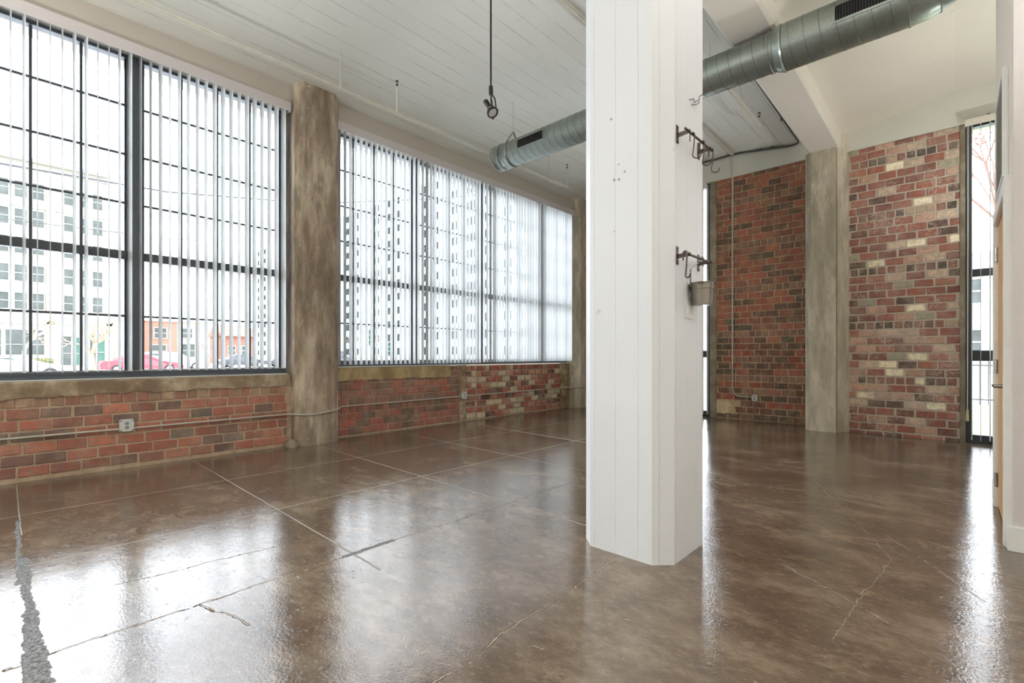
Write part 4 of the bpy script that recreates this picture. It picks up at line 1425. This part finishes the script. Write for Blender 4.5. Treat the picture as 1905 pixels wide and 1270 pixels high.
def facade(name, label, body, mats, wins, axis, plane, pane_mat, keep=100, origin=(0, 0, 0), win_depth=0.12, frame_w=0.1, visible=None):
    """body: MB with the walls; wins: list of (u0, u1, z0, z1, extra) on the plane; every one is a part, past `keep` one stuff part"""
    t = thing(name, label, 'building', origin)
    body.build('facade_wall', mats, t, origin)
    order = sorted(wins, key=visible) if visible else list(wins)
    rest = MB()
    for i, (u0, u1, z0, z1) in enumerate(order):
        mb = MB() if i < keep else rest
        def bx(a0, a1, c0, c1, d0, d1):
            if axis == 'x':
                mb.box(plane + d0, plane + d1, a0, a1, c0, c1)
            else:
                mb.box(a0, a1, plane - d1, plane - d0, c0, c1)
        mb.cur = 0
        bx(u0, u1, z0, z1, 0.0, 0.03)
        mb.cur = 1
        fw = frame_w
        bx(u0 - fw, u1 + fw, z1, z1 + fw, 0.0, 0.1); bx(u0 - fw, u1 + fw, z0 - fw, z0, 0.0, 0.14)
        bx(u0 - fw, u0, z0, z1, 0.0, 0.1); bx(u1, u1 + fw, z0, z1, 0.0, 0.1)
        if frame_w > 0.08:
            bx(u0, u1, (z0 + z1) / 2 - 0.04, (z0 + z1) / 2 + 0.04, 0.0, 0.07)
        if i < keep:
            mb.build('facade_window', [pane_mat, mats[-1] if isinstance(mats, list) else mats], t, origin)
    if len(order) > keep:
        o = rest.build('facade_windows', [pane_mat, mats[-1] if isinstance(mats, list) else mats], t, origin)
        o['kind'] = 'stuff'
    return t


# cream office block across the street
FX = -75.0
body = MB()
body.box(FX - 14, FX, -14, 9.75, GZ, 22.4)
body.box(FX - 0.2, FX + 0.7, -14.2, 9.4, 22.4, 22.75); body.box(FX - 0.2, FX + 0.35, -14.2, 9.2, 21.7, 21.95)
body.box(FX - 0.1, FX + 0.3, -14, 9.75, 4.6, 5.0); body.box(FX - 0.1, FX + 0.25, -14, 9.75, 17.4, 17.6)
for y in (-7.6, -1.6, 4.25, 9.35):
    body.box(FX - 0.1, FX + 0.3, y - 0.35, y + 0.35, GZ, 21.6)
wins = []
for col in ((-6.0, -5.0), (-4.7, -3.8), (-0.9, 0.95), (1.42, 2.35), (2.8, 3.7), (5.35, 6.17), (6.85, 7.45), (7.85, 8.7)):
    for k in range(5):
        zb = 6.2 + k * 3.05
        wins.append((col[0], col[1], zb, zb + 1.75))
t = facade('office_building', 'cream multi-storey office building across the street with paired sash windows', body, [MO['cream'], MO['creamtrim']], wins, 'x', FX, MO['pane'])
for (y0, y1, z0, z1, mt) in [(-1.0, 0.4, 1.0, 3.9, 'pane'), (0.75, 3.7, 1.2, 3.9, 'pane'), (5.1, 5.95, 0.0, 3.3, 'pane'), (6.2, 6.8, 0.0, 3.2, 'pane_green'), (7.6, 8.1, 0.0, 3.6, 'pane'), (8.25, 8.9, 0.0, 3.6, 'pane_green')]:
    m2 = MB(); m2.cur = 0
    m2.box(FX, FX + 0.05, y0, y1, z0, z1)
    m2.cur = 1
    m2.box(FX, FX + 0.12, y0 - 0.08, y1 + 0.08, z1, z1 + 0.12); m2.box(FX, FX + 0.12, y0, y1, z0 + (z1 - z0) * 0.4, z0 + (z1 - z0) * 0.4 + 0.07)
    m2.build('shopfront', [MO[mt], MO['creamtrim']], t)
body = MB(); body.box(FX - 16, FX - 2, 9.9, 11.6, GZ, 19.5)
o = body.build('side_wing', MO['greybrick'], t)

# red brick two-storey building
body = MB()
body.cur = 0
body.box(-92, -80, 13.0, 17.3, GZ, 5.9)
body.cur = 1
body.box(-92, -80.1, 17.3, 20.6, GZ, 5.75)
body.box(-92, -79.8, 12.9, 20.7, 5.75, 6.0)
wins = [(14.7, 16.05, 3.5, 4.85), (17.8, 19.1, 3.6, 4.9), (14.3, 16.0, 0.9, 2.5), (17.6, 19.4, 0.9, 2.7)]
facade('brick_building', 'low two-storey red brick building beyond the parked cars', body, [MO['redb'], MO['stone'], MO['creamtrim']], wins, 'x', -80.0, MO['pane'])
# small far houses behind the brick building
body = MB(); body.box(-92, -86, 24.5, 29.5, GZ, 4.2); body.prism([(-93, 4.2), (-85, 4.2), (-89, 6.2)], 24.3, 29.7, 'y')
facade('far_house', 'small pale pink house far beyond the parked cars', body, [MO['redb'], MO['white']], [(25.5, 26.5, 1.2, 2.6), (27.5, 28.5, 1.2, 2.6)], 'x', -86.0, MO['pane'])

# long white apartment tower
TY = 60.0
body = MB()
body.box(-176, -34, TY, TY + 18, GZ, 36.4)
for k in range(1, 12):
    body.box(-176, -34, TY - 0.12, TY, 3.0 * k + 0.55, 3.0 * k + 0.75)
wins = []
x = -172.0
i = 0
while x < -36:
    for k in range(12):
        zb = 1.25 + 3.0 * k
        wins.append((x, x + (2.1 if i % 3 else 1.3), zb, zb + 1.55))
    x += 4.1 if i % 2 else 5.0
    i += 1
facade('apartment_tower', 'long white twelve-storey apartment block seen through the farther window', body, [MO['tower'], MO['tower']], wins, 'y', TY, MO['pane_dark'], keep=100, visible=lambda w: abs(w[0] + 88) + w[2] * 0.3, frame_w=0.06)
# building right of it, behind the lawn
body = MB(); body.box(-10, 26, 42, 52, GZ, 7.6)
wins = [(-8 + 2.6 * k, -6.6 + 2.6 * k, z, z + 1.5) for k in range(12) for z in (1.2, 4.4)]
facade('white_house', 'pale two-storey house beyond the lawn and fence', body, [MO['white'], MO['white']], wins, 'y', 42.0, MO['pane'])


# trees
def tree(name, label, loc, h, spread, seed, mat, budmat=None, trunk=0.16, levels=5, group=None):
    rd = random.Random(seed)
    t = thing(name, label, 'tree', loc, group)
    w = MB(); buds = MB()
    def grow(p, d, L, r, lv):
        q = p + d * L
        w.tube([tuple(p), tuple((p + q) / 2 + Vector((rd.uniform(-1, 1), rd.uniform(-1, 1), 0)) * L * 0.05), tuple(q)], [r, r * 0.85, r * 0.7], 5 if lv > 2 else 4, caps=False)
        if budmat and lv <= 2:
            for _ in range(4 if lv else 6):
                c_ = p.lerp(q, rd.random()) + Vector((rd.uniform(-1, 1), rd.uniform(-1, 1), rd.uniform(-1, 1))) * 0.07
                s_ = rd.uniform(0.015, 0.035)
                buds.add([c_ + Vector(v) * s_ for v in ((1, 0, 0), (-1, 0, 0), (0, 1, 0), (0, -1, 0), (0, 0, 1), (0, 0, -1))],
                         [(0, 2, 4), (2, 1, 4), (1, 3, 4), (3, 0, 4), (2, 0, 5), (1, 2, 5), (3, 1, 5), (0, 3, 5)])
        if lv == 0:
            return
        for _ in range(3 if lv > 1 else 4):
            a = rd.uniform(0, 2 * PI)
            tilt = rd.uniform(0.35, 0.85) * spread
            o_ = d.orthogonal().normalized(); o2 = d.cross(o_)
            nd = (d + (o_ * math.cos(a) + o2 * math.sin(a)) * tilt + Vector((0, 0, 0.12))).normalized()
            grow(q, nd, L * rd.uniform(0.62, 0.82), r * 0.58, lv - 1)
    grow(Vector(loc), Vector((rd.uniform(-0.08, 0.08), rd.uniform(-0.08, 0.08), 1)).normalized(), h * 0.3, trunk, levels)
    w.build('branches', mat, t, loc, recalc=False)
    if budmat:
        b_ = buds.build('buds', budmat, t, loc, recalc=False)
        b_['kind'] = 'stuff'
    return t
tree('bare_tree', 'bare pale street tree before the cream office building', (-46.6, 4.75, GZ), 4.6, 1.25, 5, MO['bark'], trunk=0.22)
tree('bare_tree', 'bare street tree at the far left of the cream building', (-60, 1.6, GZ), 6.0, 1.1, 8, MO['bark'], trunk=0.2)
tree('budding_tree', 'red-budded tree outside the right-hand narrow window', (1.75, 15.2, GZ), 8.4, 1.05, 11, MO['barkr'], MO['bud'], trunk=0.085, levels=6)
tree('bare_tree', 'small reddish tree beside the far parked cars', (-66, 17.5, GZ), 3.4, 1.0, 12, MO['barkr'], trunk=0.12, levels=4)
tree('bare_tree', 'bare tree in front of the white apartment block', (-70, 40, GZ), 6.0, 1.1, 14, MO['bark'], trunk=0.2, levels=5)

# hedge along the cream building
rd = random.Random(3)
mb = MB()
for i in range(2600):
    y = rd.uniform(0.2, 4.2); x = -70 + rd.uniform(-0.6, 0.6); z = GZ + rd.uniform(0.0, 1.0)
    s_ = rd.uniform(0.05, 0.11)
    v1 = Vector((rd.uniform(-1, 1), rd.uniform(-1, 1), rd.uniform(-1, 1))).normalized() * s_
    v2 = v1.orthogonal().normalized() * s_ * 0.6
    c_ = Vector((x, y, z))
    mb.add([c_ - v1, c_ + v2, c_ + v1, c_ - v2], [(0, 1, 2, 3)])
tag(mb.build('clipped_hedge', MO['hedge'], None, (-70, 2.2, GZ), recalc=False), 'low olive hedge in front of the cream office building', 'hedge', kind='stuff')


def car(label, paint, loc, rz, L=4.5, W=1.8, Hh=1.42, van=False):
    t = thing('parked_car', label, 'car', loc, 'cars parked along the street', rotz=rz)
    if van:
        prof = [(-L / 2, 0.3), (-L / 2, 1.0), (-L / 2 + 0.25, Hh - 0.05), (-L / 2 + 0.5, Hh), (0.35, Hh), (1.05, 0.98), (L / 2 - 0.15, 0.85), (L / 2, 0.6), (L / 2, 0.3)]
    else:
        prof = [(-L / 2, 0.3), (-L / 2, 0.72), (-L / 2 + 0.15, 0.9), (-L / 2 + 0.75, 0.95), (-0.95, Hh - 0.06), (-0.5, Hh), (0.3, Hh - 0.02), (1.15, 0.93), (L / 2 - 0.25, 0.76), (L / 2, 0.55), (L / 2, 0.3)]
    b = MB()
    n = len(prof)
    rows = [(-W / 2, 0.0), (-W / 2 + 0.1, 0.0), (0, 0.0), (W / 2 - 0.1, 0), (W / 2, 0.0)]
    vs, fs = [], []
    for (y, _) in rows:
        e = abs(y) > W / 2 - 0.05
        for (x, z) in prof:
            inset = 0.93 if (e and z > 1.0) else 1.0
            vs.append((x * (0.985 if e else 1), y * inset * (0.86 if z > 1.05 else 1.0), z - (0.03 if e and z > 0.6 else 0)))
    for i in range(4):
        for k in range(n - 1):
            fs.append((i * n + k, i * n + k + 1, (i + 1) * n + k + 1, (i + 1) * n + k))
        fs.append((i * n + n - 1, i * n, (i + 1) * n, (i + 1) * n + n - 1))
    fs += [tuple(range(n)), tuple(4 * n + k for k in range(n - 1, -1, -1))]
    b.add(vs, fs)
    b.build('car_body', paint, t)
    g_ = MB()
    for sg in (1, -1):
        y = sg * (W / 2 * 0.815)
        if van:
            q = [(-L / 2 + 0.4, 1.02), (-L / 2 + 0.5, Hh - 0.12), (0.25, Hh - 0.12), (0.8, 1.02)]
        else:
            q = [(-1.25, 0.98), (-0.85, Hh - 0.12), (0.25, Hh - 0.12), (0.85, 0.98)]
        g_.add([(x, y, z) for x, z in q] + [(x, y + sg * 0.03, z) for x, z in q], [(0, 1, 2, 3), (7, 6, 5, 4), (0, 4, 5, 1), (1, 5, 6, 2), (2, 6, 7, 3), (3, 7, 4, 0)])
    g_.build('side_glass', MO['pane'], t)
    for x in (-L * 0.31, L * 0.31):
        for sg in (1, -1):
            w2 = MB()
            w2.lathe([(0.0, -0.09), (0.24, -0.09), (0.32, -0.06), (0.32, 0.08), (0.28, 0.11), (0.2, 0.10), (0.0, 0.08)], (x, sg * (W / 2 - 0.06), 0.32), (0, sg, 0), 20, False)
            wh = w2.build('wheel', MO['tyre'], t)
            MB().lathe([(0.19, 0.1), (0.19, 0.115), (0.0, 0.125)], (x, sg * (W / 2 - 0.06), 0.32), (0, sg, 0), 16, False).build('hubcap', MO['silver'], wh)
    return t
H = PI / 2
car('bright red car parked nearest, seen by the window mullion', MO['red'], (-44.5, 7.4, GZ), H, 5.0)
car('silver car parked just beyond the red car', MO['silver'], (-52.0, 11.0, GZ), H, 4.7, Hh=1.6, van=True)
car('pale car parked low at the far left', MO['silver'], (-36.0, 0.6, GZ), H, 4.4, Hh=1.3)
car('charcoal car parked beyond the low brick building', MO['dark'], (-56, 18.0, GZ), H, 4.6)
car('second charcoal car in the row beyond the brick building', MO['dark'], (-56, 23.0, GZ), H, 4.6, Hh=1.5)
car('dark van in the row of far parked cars', MO['dark'], (-55, 28.3, GZ), H, 4.8, Hh=1.85, van=True)
car('beige car parked at the end of the far row', MO['sand'], (-47, 28.6, GZ), H, 4.6)


# traffic signals
def signal(label, x, y, h, rz):
    t = thing('traffic_signal', label, 'traffic light', (x, y, GZ), rotz=rz)
    MB().tube([(0, 0, 0), (0, 0, h)], [0.09, 0.06], 10).build('post', MO['steelp'], t)
    bxm = MB(); bxm.box(-0.17, 0.17, -0.32, -0.06, h - 1.05, h, 0.03)
    hd = bxm.build('signal_head', MO['sig_green'], t)
    for k in range(3):
        MB().lathe([(0.11, 0), (0.12, 0.12), (0.09, 0.02), (0, 0.01)], (0, -0.32, h - 0.2 - 0.32 * k), (0, -1, 0), 14, False).build('signal_lens', MO['tyre'], hd)
signal('green traffic signal on a post seen through the farther window', -26.9, 16.1, 2.95, 0.9)
signal('second shorter traffic signal post right of the green one', -30.2, 19.6, 2.3, 0.9)

# power lines
def cable(label, pts, r):
    P = []
    for i in range(len(pts) - 1):
        a, b = Vector(pts[i]), Vector(pts[i + 1])
        for t in range(6):
            P.append(a.lerp(b, t / 6))
    P.append(Vector(pts[-1]))
    tag(MB().tube(P, r, 6).build('power_cable', MO['cable'], None, tuple(P[0])), label, 'cable')
cable('thick overhead cable crossing high outside the nearer window', [(-20, -14, 7.6), (-20, 0.1, 6.58), (-20, 4.0, 6.75), (-20, 9.2, 7.55), (-20, 16.0, 9.4), (-20, 30, 14)], 0.03)
cable('thin overhead cable crossing outside the nearer window', [(-21, -14, 6.0), (-21, 0.1, 5.2), (-21, 4.2, 5.36), (-21, 9.6, 5.85), (-21, 16.0, 6.9), (-21, 30, 9.4)], 0.014)

# fence behind the lawn
fn = thing('iron_fence', 'dark iron railing fence along the far edge of the lawn', 'fence', (3, 17.6, GZ))
O = (3, 17.6, GZ)
rl = MB()
rl.box(-4, 10, 17.58, 17.62, GZ + 0.12, GZ + 0.16); rl.box(-4, 10, 17.58, 17.62, GZ + 1.02, GZ + 1.06); rl.build('rails', MO['fence'], fn, O)
pk = MB()
x = -4.0
while x < 10:
    pk.box(x - 0.012, x + 0.012, 17.588, 17.612, GZ, GZ + 1.2)
    x += 0.16
pk.build('pickets', MO['fence'], fn, O)
